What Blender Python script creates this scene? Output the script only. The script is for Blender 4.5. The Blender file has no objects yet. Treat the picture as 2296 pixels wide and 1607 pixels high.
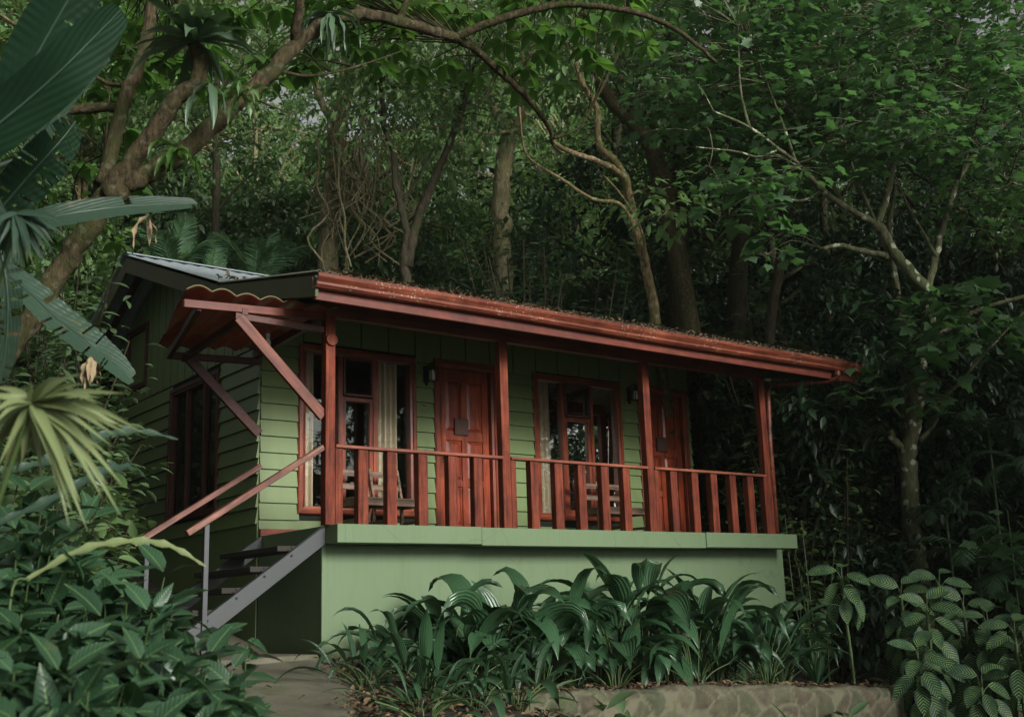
import bpy, math, random
import numpy as np
from mathutils import Vector, Matrix

# ------------------------------------------------------------------ camera, world, sun, exposure
scene = bpy.context.scene
COL = scene.collection
F, YAW, PITCH, ROLL = 2537.9, .6561, .2198, -.0317
CAM = np.array([-5.0782, -9.4497, -.84])
_fw = np.array([math.sin(YAW)*math.cos(PITCH), math.cos(YAW)*math.cos(PITCH), math.sin(PITCH)])
_r = np.array([math.cos(YAW), -math.sin(YAW), 0.]); _u = np.cross(_r, _fw)
RR = math.cos(ROLL)*_r + math.sin(ROLL)*_u
UU = -math.sin(ROLL)*_r + math.cos(ROLL)*_u
cam_d = bpy.data.cameras.new("camera"); cam = bpy.data.objects.new("camera", cam_d); COL.objects.link(cam)
M = Matrix.Identity(4)
for i in range(3):
    M[i][0], M[i][1], M[i][2], M[i][3] = RR[i], UU[i], -_fw[i], CAM[i]
cam.matrix_world = M
cam_d.sensor_width = 36; cam_d.lens = F/2296*36
cam_d.clip_start = .05; cam_d.clip_end = 600
cam_d.dof.use_dof = True; cam_d.dof.focus_distance = 11.5; cam_d.dof.aperture_fstop = 3.2
scene.camera = cam
SUN_EL, SUN_AZ = math.radians(21), math.radians(176)   # azimuth measured from +Y clockwise: light comes from the front, a little left
world = bpy.data.worlds.new("World"); scene.world = world; world.use_nodes = True
nt = world.node_tree; nt.nodes.clear()
sky = nt.nodes.new("ShaderNodeTexSky"); sky.sky_type = 'NISHITA'; sky.sun_disc = False
sky.sun_elevation = SUN_EL; sky.sun_rotation = SUN_AZ
sky.air_density = 1.0; sky.dust_density = 3.0; sky.ozone_density = 1.0
hs = nt.nodes.new("ShaderNodeHueSaturation"); hs.inputs['Saturation'].default_value = .1
bg = nt.nodes.new("ShaderNodeBackground"); bg.inputs['Strength'].default_value = .078
wo = nt.nodes.new("ShaderNodeOutputWorld")
nt.links.new(sky.outputs[0], hs.inputs['Color']); nt.links.new(hs.outputs[0], bg.inputs[0]); nt.links.new(bg.outputs[0], wo.inputs[0])
sun_d = bpy.data.lights.new("sun", 'SUN'); sun_d.energy = 3.6; sun_d.angle = math.radians(17); sun_d.color = (1, .97, .91)
sun = bpy.data.objects.new("sun", sun_d); COL.objects.link(sun)
_sd = Vector((math.sin(SUN_AZ)*math.cos(SUN_EL), math.cos(SUN_AZ)*math.cos(SUN_EL), math.sin(SUN_EL)))
sun.rotation_euler = _sd.to_track_quat('Z', 'Y').to_euler()
scene.view_settings.view_transform = 'Standard'; scene.view_settings.look = 'None'
scene.view_settings.exposure = .45; scene.view_settings.gamma = 1
scene.cycles.max_bounces = 7; scene.cycles.diffuse_bounces = 3; scene.cycles.transmission_bounces = 4
scene.cycles.transparent_max_bounces = 8; scene.cycles.volume_bounces = 0; scene.cycles.volume_max_steps = 64

def ray(u, v): return _fw + RR*(u-1148)/F + UU*(803.5-v)/F
def at(u, v, Y):
    d = ray(u, v); return CAM + d*((Y-CAM[1])/d[1])
def pd(u, v, t): return CAM + ray(u, v)*t

# ------------------------------------------------------------------ helpers
def tag(o, label=None, cat=None, group=None, kind=None):
    if label: o['label'] = label
    if cat: o['category'] = cat
    if group: o['group'] = group
    if kind: o['kind'] = kind
    return o
def empty(name, label, cat, loc=(0, 0, 0), rotz=0, group=None):
    o = bpy.data.objects.new(name, None); COL.objects.link(o); o.location = loc; o.rotation_euler = (0, 0, rotz)
    o.empty_display_size = .2
    return tag(o, label, cat, group)
def link(o, name, parent=None):
    COL.objects.link(o)
    if parent is not None: o.parent = parent
    return o
def copy_tree(o, parent=None):
    c = o.copy(); COL.objects.link(c); c.parent = parent
    for ch in list(o.children): copy_tree(ch, c)
    return c

class MB:
    def __init__(s): s.v = []; s.f = []
    def add(s, vs, fs):
        b = len(s.v); s.v += [tuple(map(float, x)) for x in vs]; s.f += [tuple(b+i for i in f) for f in fs]; return s
    def box(s, x0, x1, y0, y1, z0, z1):
        return s.add([(x0,y0,z0),(x1,y0,z0),(x1,y1,z0),(x0,y1,z0),(x0,y0,z1),(x1,y0,z1),(x1,y1,z1),(x0,y1,z1)],
                     [(0,3,2,1),(4,5,6,7),(0,1,5,4),(1,2,6,5),(2,3,7,6),(3,0,4,7)])
    def beam(s, a, b, w, h, up=(0, 0, 1)):
        """bar from a to b, width w (sideways), height h along up"""
        a, b = np.array(a, float), np.array(b, float); d = b-a; d /= np.linalg.norm(d)
        u = np.array(up, float); x = np.cross(d, u); x /= np.linalg.norm(x); u = np.cross(x, d)
        vs = []
        for p in (a, b):
            for i, j in ((-1,-1),(1,-1),(1,1),(-1,1)): vs.append(p+x*w/2*i+u*h/2*j)
        return s.add(vs, [(0,1,2,3),(7,6,5,4),(0,4,5,1),(1,5,6,2),(2,6,7,3),(3,7,4,0)])
    def tube(s, pts, rad, n=8, cap=True, wob=0, rng=None):
        pts = np.array(pts, float); m = len(pts)
        rad = np.full(m, float(rad)) if np.isscalar(rad) else np.array(rad, float)
        T = np.gradient(pts, axis=0); T /= np.linalg.norm(T, axis=1)[:, None]+1e-9
        ref = np.array([0, 0, 1.]) if abs(T[0][2]) < .9 else np.array([1., 0, 0])
        x = np.cross(T[0], ref); x /= np.linalg.norm(x)
        vs = []
        for i in range(m):
            x = x - T[i]*np.dot(x, T[i]); x /= np.linalg.norm(x); y = np.cross(T[i], x)
            for k in range(n):
                a = 2*math.pi*k/n; r = rad[i]
                if wob and rng is not None: r *= 1+wob*(rng.random()-.5)
                vs.append(pts[i]+x*math.cos(a)*r+y*math.sin(a)*r)
        fs = [(i*n+k, i*n+(k+1)%n, (i+1)*n+(k+1)%n, (i+1)*n+k) for i in range(m-1) for k in range(n)]
        if cap: fs += [tuple(range(n-1, -1, -1)), tuple((m-1)*n+k for k in range(n))]
        return s.add(vs, fs)
    def lathe(s, prof, c, n=16):
        vs = []; m = len(prof)
        for r, z in prof:
            for k in range(n):
                a = 2*math.pi*k/n; vs.append((c[0]+r*math.cos(a), c[1]+r*math.sin(a), c[2]+z))
        fs = [(i*n+k, i*n+(k+1)%n, (i+1)*n+(k+1)%n, (i+1)*n+k) for i in range(m-1) for k in range(n)]
        return s.add(vs, fs)
    def build(s, name, mat, parent=None, bevel=0, smooth=False, label=None):
        me = bpy.data.meshes.new(name); me.from_pydata(s.v, [], s.f); me.update()
        if smooth: me.polygons.foreach_set('use_smooth', [True]*len(me.polygons))
        if mat: me.materials.append(mat)
        o = bpy.data.objects.new(name, me); link(o, name, parent)
        if bevel:
            b = o.modifiers.new("bevel", 'BEVEL'); b.width = bevel; b.segments = 1; b.limit_method = 'ANGLE'
        if label: o['label'] = label
        return o

def smooth_path(pts, k=4):
    """Catmull-Rom through pts"""
    P = np.array(pts, float)
    if len(P) < 3: return P
    Q = np.vstack([2*P[0]-P[1], P, 2*P[-1]-P[-2]]); out = []
    for i in range(1, len(Q)-2):
        for j in range(k):
            t = j/k; a, b, c, d = Q[i-1], Q[i], Q[i+1], Q[i+2]
            out.append(.5*((2*b)+(-a+c)*t+(2*a-5*b+4*c-d)*t*t+(-a+3*b-3*c+d)*t**3))
    out.append(P[-1]); return np.array(out)

# leaf templates: verts (x across, y along, z normal), faces, uv
def tmpl(profile, fold=.12, droop=.12, jag=None):
    """profile: list of (y, halfwidth); mid-rib leaf"""
    vs = []; fs = []; uv = []
    n = len(profile)
    for y, w in profile:
        z = -droop*y*y
        vs += [(-w, y, z+fold*w), (0, y, z), (w, y, z+fold*w)]; uv += [(-w and 0, y), (.5, y), (1, y)]
    for i in range(n-1):
        b = i*3
        fs += [(b, b+1, b+4, b+3), (b+1, b+2, b+5, b+4)]
    uv = [(.5+x, y) for x, y, _ in vs]
    return np.array(vs), fs, np.array(uv)
T_FAR = (np.array([(0,0,0),(.24,.45,.05),(0,1,-.1),(-.24,.45,.05)]), [(0,1,2),(0,2,3)], None)
T_LEAF = tmpl([(0,.01),(.25,.17),(.55,.2),(.82,.1),(1,.005)], .3, .25)
T_WIDE = tmpl([(0,.01),(.18,.22),(.45,.29),(.75,.17),(1,.005)], .25, .3)
T_HEART = (np.array([(0,0,0),(.0,.5,-.02),(0,1,-.18),(.3,.62,.03),(.55,.62,-.03),(.34,.3,.02),(.42,.02,-.03),(.15,-.12,.0),
                     (-.3,.62,.03),(-.55,.62,-.03),(-.34,.3,.02),(-.42,.02,-.03),(-.15,-.12,.0)]),
           [(0,1,5),(1,3,5),(1,2,3),(3,4,5),(0,5,6),(0,6,7),(0,10,1),(1,10,8),(1,8,2),(8,10,9),(0,11,10),(0,12,11)], None)

def nrm(a): return a/(np.linalg.norm(a, axis=-1, keepdims=True)+1e-9)
def leaf_mesh(name, T, P, D, N, S, W, mat, parent=None, smooth=False):
    tv, tf, tuv = T
    P, D, N = np.asarray(P, float), nrm(np.asarray(D, float)), np.asarray(N, float)
    n, k = len(P), len(tv)
    S = np.broadcast_to(np.asarray(S, float), (n,)); W = np.broadcast_to(np.asarray(W, float), (n,))
    X = nrm(np.cross(D, N)); Z = np.cross(X, D)
    V = P[:, None, :]+X[:, None, :]*(tv[None, :, 0:1]*W[:, None, None])+D[:, None, :]*(tv[None, :, 1:2]*S[:, None, None])+Z[:, None, :]*(tv[None, :, 2:3]*S[:, None, None])
    V = V.reshape(-1, 3)
    ls = np.array([len(f) for f in tf]); flat = np.concatenate([np.array(f) for f in tf])
    loops = (flat[None, :]+(np.arange(n)*k)[:, None]).ravel()
    tot = np.tile(ls, n); start = np.concatenate([[0], np.cumsum(tot)[:-1]])
    me = bpy.data.meshes.new(name)
    me.vertices.add(len(V)); me.vertices.foreach_set('co', V.ravel().astype(np.float32))
    me.loops.add(len(loops)); me.loops.foreach_set('vertex_index', loops.astype(np.int32))
    me.polygons.add(len(tot)); me.polygons.foreach_set('loop_start', start.astype(np.int32)); me.polygons.foreach_set('loop_total', tot.astype(np.int32))
    if tuv is not None:
        ul = me.uv_layers.new(name="UVMap"); ul.data.foreach_set('uv', np.tile(tuv[flat], (n, 1)).ravel().astype(np.float32))
    me.update(calc_edges=True)
    if smooth: me.polygons.foreach_set('use_smooth', [True]*len(me.polygons))
    me.materials.append(mat)
    o = bpy.data.objects.new(name, me); link(o, name, parent); return o

# blades: long leaves as V-folded strips following a path, with uv (across, along)
class Blades:
    def __init__(s): s.v = []; s.f = []; s.uv = []
    def add(s, path, width, normal, fold=.25, cols=4, wavy=0, rng=None, tear=0):
        path = np.array(path, float); m = len(path); width = np.array(width, float)
        T = nrm(np.gradient(path, axis=0)); normal = np.array(normal, float)
        b0 = len(s.v)
        ph = rng.random()*6 if rng is not None else 0
        for i in range(m):
            x = np.cross(T[i], normal); x /= np.linalg.norm(x)+1e-9; nn = np.cross(x, T[i])
            for c in range(cols+1):
                a = 2*c/cols-1; w = width[i]*a
                z = abs(a)**1.3*width[i]*fold
                if wavy: z += wavy*width[i]*abs(a)*math.sin(i*1.9+ph+a*2)
                s.v.append(path[i]+x*w+nn*z); s.uv.append((c/cols, i/(m-1)))
        cut = {(i, k) for i in range(m-1) for k in (True, False) if rng is not None and tear and rng.random() < tear}
        for i in range(m-1):
            for c in range(cols):
                if tear and (i, c*2 < cols) in cut and abs(2*(c+.5)/cols-1) > .18: continue
                q = b0+i*(cols+1)+c; s.f.append((q, q+1, q+cols+2, q+cols+1))
    def build(s, name, mat, parent=None, smooth=True):
        me = bpy.data.meshes.new(name); me.from_pydata([tuple(map(float, p)) for p in s.v], [], s.f); me.update()
        ul = me.uv_layers.new(name="UVMap"); li = np.zeros(len(me.loops), np.int32); me.loops.foreach_get('vertex_index', li)
        ul.data.foreach_set('uv', np.array(s.uv)[li].ravel().astype(np.float32))
        if smooth: me.polygons.foreach_set('use_smooth', [True]*len(me.polygons))
        me.materials.append(mat); o = bpy.data.objects.new(name, me); link(o, name, parent); return o

# ------------------------------------------------------------------ materials
def mat_base(name):
    m = bpy.data.materials.new(name); m.use_nodes = True; t = m.node_tree; t.nodes.clear()
    out = t.nodes.new("ShaderNodeOutputMaterial"); return m, t, out
def N(t, k, **kw):
    n = t.nodes.new(k)
    for a, b in kw.items():
        if a.startswith('i_'): n.inputs[a[2:].replace('_', ' ')].default_value = b
        else: setattr(n, a, b)
    return n
def ramp(t, stops):
    r = t.nodes.new("ShaderNodeValToRGB"); e = r.color_ramp.elements
    while len(e) < len(stops): e.new(.5)
    for x, (p, c) in zip(e, stops): x.position = p; x.color = (*c, 1) if len(c) == 3 else c
    return r
def mix(t, fac, a, b, mode='MIX'):
    n = t.nodes.new("ShaderNodeMix"); n.data_type = 'RGBA'; n.blend_type = mode
    for s, v in ((0, fac), (6, a), (7, b)):
        if hasattr(v, 'is_output') or isinstance(v, bpy.types.NodeSocket): t.links.new(v, n.inputs[s])
        else: n.inputs[s].default_value = v if s == 0 else ((*v, 1) if len(v) == 3 else v)
    return n.outputs[2]
def coord(t, scale=(1, 1, 1), kind='Object'):
    c = N(t, "ShaderNodeTexCoord"); m = N(t, "ShaderNodeMapping"); m.inputs['Scale'].default_value = scale
    t.links.new(c.outputs[kind], m.inputs[0]); return m.outputs[0]
def noise(t, vec, scale, detail=6, rough=.6):
    n = N(t, "ShaderNodeTexNoise"); n.inputs['Scale'].default_value = scale; n.inputs['Detail'].default_value = detail; n.inputs['Roughness'].default_value = rough
    t.links.new(vec, n.inputs['Vector']); return n.outputs[0]
def bump(t, h, s=.3, d=.01):
    b = N(t, "ShaderNodeBump"); b.inputs['Strength'].default_value = s; b.inputs['Distance'].default_value = d; t.links.new(h, b.inputs['Height']); return b.outputs[0]

def paint(name, c1, c2, rough=.5, dirt=(.05, .07, .03), dirt_amt=.35, sc=1.0, spec=.35, foot=None):
    m, t, out = mat_base(name); v = coord(t)
    n1 = noise(t, v, 1.3*sc, 5); col = mix(t, n1, c1, c2)
    n2 = noise(t, coord(t, (3, 3, .7)), 2.2*sc, 8, .7); r = ramp(t, [(.5, (0, 0, 0)), (.78, (dirt_amt,)*3)]); t.links.new(n2, r.inputs[0])
    col = mix(t, r.outputs[0], col, dirt)
    if foot is not None:   # mud splash low on the wall, rain streaks and fine cracks
        sz = N(t, "ShaderNodeSeparateXYZ"); t.links.new(v, sz.inputs[0]); nf = noise(t, v, 5, 8, .75)
        a = N(t, "ShaderNodeMath", operation='MULTIPLY_ADD'); a.inputs[1].default_value = -.55; t.links.new(nf, a.inputs[0]); t.links.new(sz.outputs[2], a.inputs[2])
        rf_ = N(t, "ShaderNodeMapRange"); rf_.inputs['From Min'].default_value = foot; rf_.inputs['From Max'].default_value = foot-.45; t.links.new(a.outputs[0], rf_.inputs[0])
        col = mix(t, rf_.outputs[0], col, (.060, .062, .028))
        ns = noise(t, coord(t, (9, 9, .35)), 2.6, 6, .6); rs_ = ramp(t, [(.56, (0, 0, 0)), (.72, (.38,)*3)]); t.links.new(ns, rs_.inputs[0]); col = mix(t, rs_.outputs[0], col, (.075, .12, .05))
        wv = N(t, "ShaderNodeMixRGB"); wv.inputs[0].default_value = .25; t.links.new(v, wv.inputs[1]); nw = N(t, "ShaderNodeTexNoise"); nw.inputs['Scale'].default_value = 2.2; nw.inputs['Detail'].default_value = 6; t.links.new(v, nw.inputs['Vector']); t.links.new(nw.outputs[1], wv.inputs[2])
        vk = N(t, "ShaderNodeTexVoronoi"); vk.feature = 'DISTANCE_TO_EDGE'; vk.inputs['Scale'].default_value = 1.1; t.links.new(wv.outputs[0], vk.inputs['Vector'])
        rk = ramp(t, [(.0, (.5,)*3), (.004, (0, 0, 0))]); t.links.new(vk.outputs['Distance'], rk.inputs[0]); col = mix(t, rk.outputs[0], col, (.05, .07, .035))
    p = N(t, "ShaderNodeBsdfPrincipled"); p.inputs['Roughness'].default_value = rough; p.inputs['Specular IOR Level'].default_value = spec
    t.links.new(col, p.inputs['Base Color']); n3 = noise(t, v, 60, 4); t.links.new(bump(t, n3, .12, .004), p.inputs['Normal'])
    t.links.new(p.outputs[0], out.inputs[0]); return m
def wood(name, c1, c2, c3, axis='z', rough=.5, spots=0, spec=.35, rot=0):
    m, t, out = mat_base(name)
    sc = {'z': (14, 14, .9), 'x': (.9, 14, 14), 'y': (14, .9, 14)}[axis]
    if rot:
        m0 = N(t, "ShaderNodeMapping"); m0.inputs['Rotation'].default_value = (0, math.radians(rot), 0); t.links.new(N(t, "ShaderNodeTexCoord").outputs['Object'], m0.inputs[0])
        m1 = N(t, "ShaderNodeMapping"); m1.inputs['Scale'].default_value = sc; t.links.new(m0.outputs[0], m1.inputs[0]); v = m1.outputs[0]
    else: v = coord(t, sc)
    n1 = noise(t, v, 2.2, 8, .65)
    r = ramp(t, [(.34, c3), (.48, c1), (.62, c2)]); t.links.new(n1, r.inputs[0])
    v2 = coord(t); n2 = noise(t, v2, 2.3, 8, .72); rr = ramp(t, [(.36, (.45, .42, .42)), (.62, (1.3, 1.25, 1.2))]); t.links.new(n2, rr.inputs[0])
    col = mix(t, .8, r.outputs[0], rr.outputs[0], 'MULTIPLY')
    if spots:
        vo = N(t, "ShaderNodeTexVoronoi"); vo.inputs['Scale'].default_value = 30; vo.inputs['Randomness'].default_value = 1; t.links.new(v2, vo.inputs['Vector'])
        rs = ramp(t, [(.2, (1, 1, 1)), (.27, (0, 0, 0))]); t.links.new(vo.outputs['Distance'], rs.inputs[0])
        nm = noise(t, v2, 2.4, 4); rm = ramp(t, [(.5, (0, 0, 0)), (.56, (spots,)*3)]); t.links.new(nm, rm.inputs[0])
        f = mix(t, 1.0, rs.outputs[0], rm.outputs[0], 'MULTIPLY'); col = mix(t, f, col, (.42, .36, .28))
    p = N(t, "ShaderNodeBsdfPrincipled"); p.inputs['Roughness'].default_value = rough; p.inputs['Specular IOR Level'].default_value = spec
    t.links.new(col, p.inputs['Base Color']); t.links.new(bump(t, n1, .35, .004), p.inputs['Normal'])
    t.links.new(p.outputs[0], out.inputs[0]); return m
def plain(name, c, rough=.6, metal=0, spec=.4, var=.25, sc=6, em=None):
    m, t, out = mat_base(name); v = coord(t); n1 = noise(t, v, sc, 6)
    col = mix(t, n1, tuple(x*(1-var) for x in c), tuple(min(1, x*(1+var)) for x in c))
    p = N(t, "ShaderNodeBsdfPrincipled"); p.inputs['Roughness'].default_value = rough; p.inputs['Metallic'].default_value = metal; p.inputs['Specular IOR Level'].default_value = spec
    t.links.new(col, p.inputs['Base Color']); t.links.new(bump(t, noise(t, v, sc*12, 4), .15, .003), p.inputs['Normal'])
    t.links.new(p.outputs[0], out.inputs[0]); return m
def bark(name, c1, c2, moss=(.05, .075, .015), lichen=.0, mossamt=.6, sc=1):
    m, t, out = mat_base(name); v = coord(t); n1 = noise(t, coord(t, (9*sc, 9*sc, 2.5*sc)), 2.5, 9, .7)
    r = ramp(t, [(.38, c1), (.60, c2)]); t.links.new(n1, r.inputs[0])
    n2 = noise(t, v, 2.3*sc, 9, .75); rm = ramp(t, [(.42, (0, 0, 0)), (.62, (mossamt,)*3)]); t.links.new(n2, rm.inputs[0])
    col = mix(t, rm.outputs[0], r.outputs[0], moss)
    if lichen:
        vo = N(t, "ShaderNodeTexVoronoi"); vo.inputs['Scale'].default_value = 8*sc; t.links.new(v, vo.inputs['Vector'])
        nn = noise(t, v, 22*sc, 4); ad = N(t, "ShaderNodeMath", operation='MULTIPLY_ADD'); ad.inputs[1].default_value = .55; t.links.new(nn, ad.inputs[0]); t.links.new(vo.outputs['Distance'], ad.inputs[2])
        rs = ramp(t, [(.50, (lichen,)*3), (.56, (0, 0, 0))]); t.links.new(ad.outputs[0], rs.inputs[0]); col = mix(t, rs.outputs[0], col, (.36, .38, .27))
    p = N(t, "ShaderNodeBsdfPrincipled"); p.inputs['Roughness'].default_value = .9; p.inputs['Specular IOR Level'].default_value = .2
    t.links.new(col, p.inputs['Base Color']); t.links.new(bump(t, n1, 1.0, .035), p.inputs['Normal'])
    t.links.new(p.outputs[0], out.inputs[0]); return m
def leafm(name, c1, c2, tr=.35, trc=(.10, .2, .02), rough=.42, spec=.45, pleat=0, vein=0, objvar=.5, brown=0, mid=0):
    m, t, out = mat_base(name)
    g = N(t, "ShaderNodeNewGeometry"); oi = N(t, "ShaderNodeObjectInfo")
    col = mix(t, g.outputs['Random Per Island'], c1, c2)
    hv = N(t, "ShaderNodeHueSaturation"); t.links.new(col, hv.inputs['Color'])
    mr = N(t, "ShaderNodeMapRange"); mr.inputs['To Min'].default_value = 1-objvar*.6; mr.inputs['To Max'].default_value = 1+objvar*.7; t.links.new(oi.outputs['Random'], mr.inputs[0]); t.links.new(mr.outputs[0], hv.inputs['Value'])
    mh = N(t, "ShaderNodeMapRange"); mh.inputs['To Min'].default_value = .49; mh.inputs['To Max'].default_value = .52; t.links.new(g.outputs['Random Per Island'], mh.inputs[0]); t.links.new(mh.outputs[0], hv.inputs['Hue'])
    col = hv.outputs[0]
    p = N(t, "ShaderNodeBsdfPrincipled"); p.inputs['Roughness'].default_value = rough; p.inputs['Specular IOR Level'].default_value = spec
    if brown:
        nb = noise(t, coord(t), 7, 6, .7); rb = ramp(t, [(.6, (0, 0, 0)), (.72, (brown,)*3)]); t.links.new(nb, rb.inputs[0]); col = mix(t, rb.outputs[0], col, (.16, .13, .04))
    if pleat or vein or mid:
        uvn = N(t, "ShaderNodeUVMap"); sx = N(t, "ShaderNodeSeparateXYZ"); t.links.new(uvn.outputs[0], sx.inputs[0])
    if mid:
        m1 = N(t, "ShaderNodeMath", operation='SUBTRACT'); m1.inputs[1].default_value = .5; t.links.new(sx.outputs[0], m1.inputs[0])
        m2 = N(t, "ShaderNodeMath", operation='ABSOLUTE'); t.links.new(m1.outputs[0], m2.inputs[0])
        rm_ = ramp(t, [(.012, (mid,)*3), (.022, (0, 0, 0))]); t.links.new(m2.outputs[0], rm_.inputs[0]); col = mix(t, rm_.outputs[0], col, (.13, .22, .07))
        m3 = N(t, "ShaderNodeMath", operation='MULTIPLY_ADD'); m3.inputs[1].default_value = -.8; t.links.new(m2.outputs[0], m3.inputs[0]); t.links.new(sx.outputs[1], m3.inputs[2])
        m4 = N(t, "ShaderNodeMath", operation='MULTIPLY'); m4.inputs[1].default_value = 60; t.links.new(m3.outputs[0], m4.inputs[0]); m5 = N(t, "ShaderNodeMath", operation='SINE'); t.links.new(m4.outputs[0], m5.inputs[0])
        t.links.new(bump(t, m5.outputs[0], .22, .003), p.inputs['Normal'])
    if pleat:
        a = N(t, "ShaderNodeMath", operation='MULTIPLY'); a.inputs[1].default_value = pleat*6.283; t.links.new(sx.outputs[0], a.inputs[0])
        b = N(t, "ShaderNodeMath", operation='SINE'); t.links.new(a.outputs[0], b.inputs[0])
        t.links.new(bump(t, b.outputs[0], .45, .005), p.inputs['Normal'])
    if vein:
        # pale feathering beside the side veins of a variegated leaf
        ab = N(t, "ShaderNodeMath", operation='SUBTRACT'); ab.inputs[1].default_value = .5; t.links.new(sx.outputs[0], ab.inputs[0])
        aa = N(t, "ShaderNodeMath", operation='ABSOLUTE'); t.links.new(ab.outputs[0], aa.inputs[0])
        k = N(t, "ShaderNodeMath", operation='MULTIPLY_ADD'); k.inputs[1].default_value = -1.1; t.links.new(aa.outputs[0], k.inputs[0]); t.links.new(sx.outputs[1], k.inputs[2])
        nn = noise(t, coord(t), 26, 3); k2 = N(t, "ShaderNodeMath", operation='MULTIPLY_ADD'); k2.inputs[1].default_value = .05; t.links.new(nn, k2.inputs[0]); t.links.new(k.outputs[0], k2.inputs[2])
        w = N(t, "ShaderNodeMath", operation='MULTIPLY'); w.inputs[1].default_value = 62; t.links.new(k2.outputs[0], w.inputs[0])
        s_ = N(t, "ShaderNodeMath", operation='SINE'); t.links.new(w.outputs[0], s_.inputs[0])
        rs = ramp(t, [(.55, (0, 0, 0)), (.9, (1, 1, 1))]); t.links.new(s_.outputs[0], rs.inputs[0])
        em = ramp(t, [(.0, (1, 1, 1)), (.15, (1, 1, 1)), (.21, (0, 0, 0))]); t.links.new(aa.outputs[0], em.inputs[0])
        fm = mix(t, 1.0, rs.outputs[0], em.outputs[0], 'MULTIPLY')
        nb = noise(t, coord(t), 9, 4); rb = ramp(t, [(.35, (.25,)*3), (.6, (1,)*3)]); t.links.new(nb, rb.inputs[0]); fm = mix(t, 1.0, fm, rb.outputs[0], 'MULTIPLY')
        col = mix(t, fm, col, (.23, .35, .10))
    t.links.new(col, p.inputs['Base Color'])
    if tr:
        tl = N(t, "ShaderNodeBsdfTranslucent"); tc = mix(t, .5, col, trc); t.links.new(tc, tl.inputs[0])
        ms = N(t, "ShaderNodeMixShader"); ms.inputs[0].default_value = tr; t.links.new(p.outputs[0], ms.inputs[1]); t.links.new(tl.outputs[0], ms.inputs[2]); t.links.new(ms.outputs[0], out.inputs[0])
    else: t.links.new(p.outputs[0], out.inputs[0])
    return m

m_green = paint("green_paint", (.106, .152, .056), (.128, .178, .070), .45)
m_green_base = paint("green_render", (.094, .145, .074), (.116, .170, .090), .6, dirt=(.085, .125, .05), dirt_amt=.5, foot=-1.25)
m_groove = plain("dark_groove", (.006, .009, .004), .95)
m_post = wood("post_wood", (.122, .025, .012), (.170, .044, .022), (.042, .010, .006), 'z', .65, spec=.18)
m_railw = wood("rail_wood", (.175, .048, .026), (.23, .078, .045), (.12, .035, .02), 'x')
m_railst = wood("handrail_wood", (.12, .040, .025), (.22, .11, .08), (.05, .018, .012), 'x', .38, rot=32.4)
m_brace = wood("brace_wood", (.11, .028, .015), (.155, .048, .028), (.05, .013, .008), 'x', rot=-44.2)
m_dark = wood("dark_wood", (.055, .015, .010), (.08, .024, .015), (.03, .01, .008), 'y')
m_beam = wood("beam_wood", (.100, .020, .011), (.145, .034, .018), (.09, .022, .014), 'x')
m_case = wood("casing_wood", (.15, .030, .013), (.22, .055, .022), (.065, .012, .006), 'z', .3, spec=.5)
m_casex = wood("casing_wood_x", (.15, .030, .013), (.22, .055, .022), (.065, .012, .006), 'x', .3, spec=.5)
m_door = wood("door_wood", (.19, .030, .011), (.26, .055, .018), (.11, .018, .008), 'z', .32, spec=.5)
m_gut = wood("gutter_paint", (.130, .032, .017), (.19, .060, .034), (.08, .024, .014), 'x', .38, spots=.55, spec=.35)
m_barge = paint("barge_board", (.045, .052, .016), (.072, .078, .026), .6, (.02, .025, .01), .6)
m_roof = paint("roof_sheet", (.26, .31, .33), (.34, .39, .41), .35, (.10, .13, .12), .5, spec=.5)
m_proof = paint("porch_roof_sheet", (.09, .10, .075), (.16, .15, .11), .6, (.10, .07, .03), .7)
m_tile = paint("awning_tile_sheet", (.12, .11, .045), (.19, .16, .08), .6, (.16, .045, .03), .6)
m_tileu = plain("awning_tile_underside", (.30, .055, .035), .35, var=.3)
m_steel = plain("grey_painted_steel", (.044, .049, .051), .38, .2, .5, .15)
m_tread = plain("dark_tread_wood", (.022, .018, .015), .8)
m_iron = plain("black_iron", (.012, .012, .012), .4, .6)
m_frost = plain("frosted_glass", (.55, .56, .52), .4)
m_chair = wood("chair_wood", (.13, .085, .055), (.20, .13, .085), (.06, .035, .022), 'x', .5)
m_plaque = plain("carved_plaque_wood", (.055, .022, .014), .6)
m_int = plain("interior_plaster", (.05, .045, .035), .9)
m_curt = plain("curtain_cloth", (.42, .35, .26), .9, var=.12)
m_cord = plain("cord", (.6, .58, .5), .7)
m_brass = plain("door_brass", (.45, .36, .2), .3, .9)
m_soil = plain("soil", (.045, .032, .02), .95, var=.5, sc=9)
m_litter = leafm("dead_leaf", (.055, .032, .018), (.17, .11, .06), 0, rough=.7, objvar=0)
m_bulb = plain("bulb_glass", (.7, .7, .66), .2)

def glass_mat():
    m, t, out = mat_base("window_glass")
    tr = N(t, "ShaderNodeBsdfTransparent"); tr.inputs[0].default_value = (.93, .94, .92, 1)
    gl = N(t, "ShaderNodeBsdfGlossy"); gl.inputs['Roughness'].default_value = .015; gl.inputs[0].default_value = (.9, .95, .9, 1)
    fr = N(t, "ShaderNodeFresnel"); fr.inputs[0].default_value = 1.5
    ms = N(t, "ShaderNodeMixShader"); t.links.new(fr.outputs[0], ms.inputs[0]); t.links.new(tr.outputs[0], ms.inputs[1]); t.links.new(gl.outputs[0], ms.inputs[2]); t.links.new(ms.outputs[0], out.inputs[0]); return m
m_glass = glass_mat()

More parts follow.
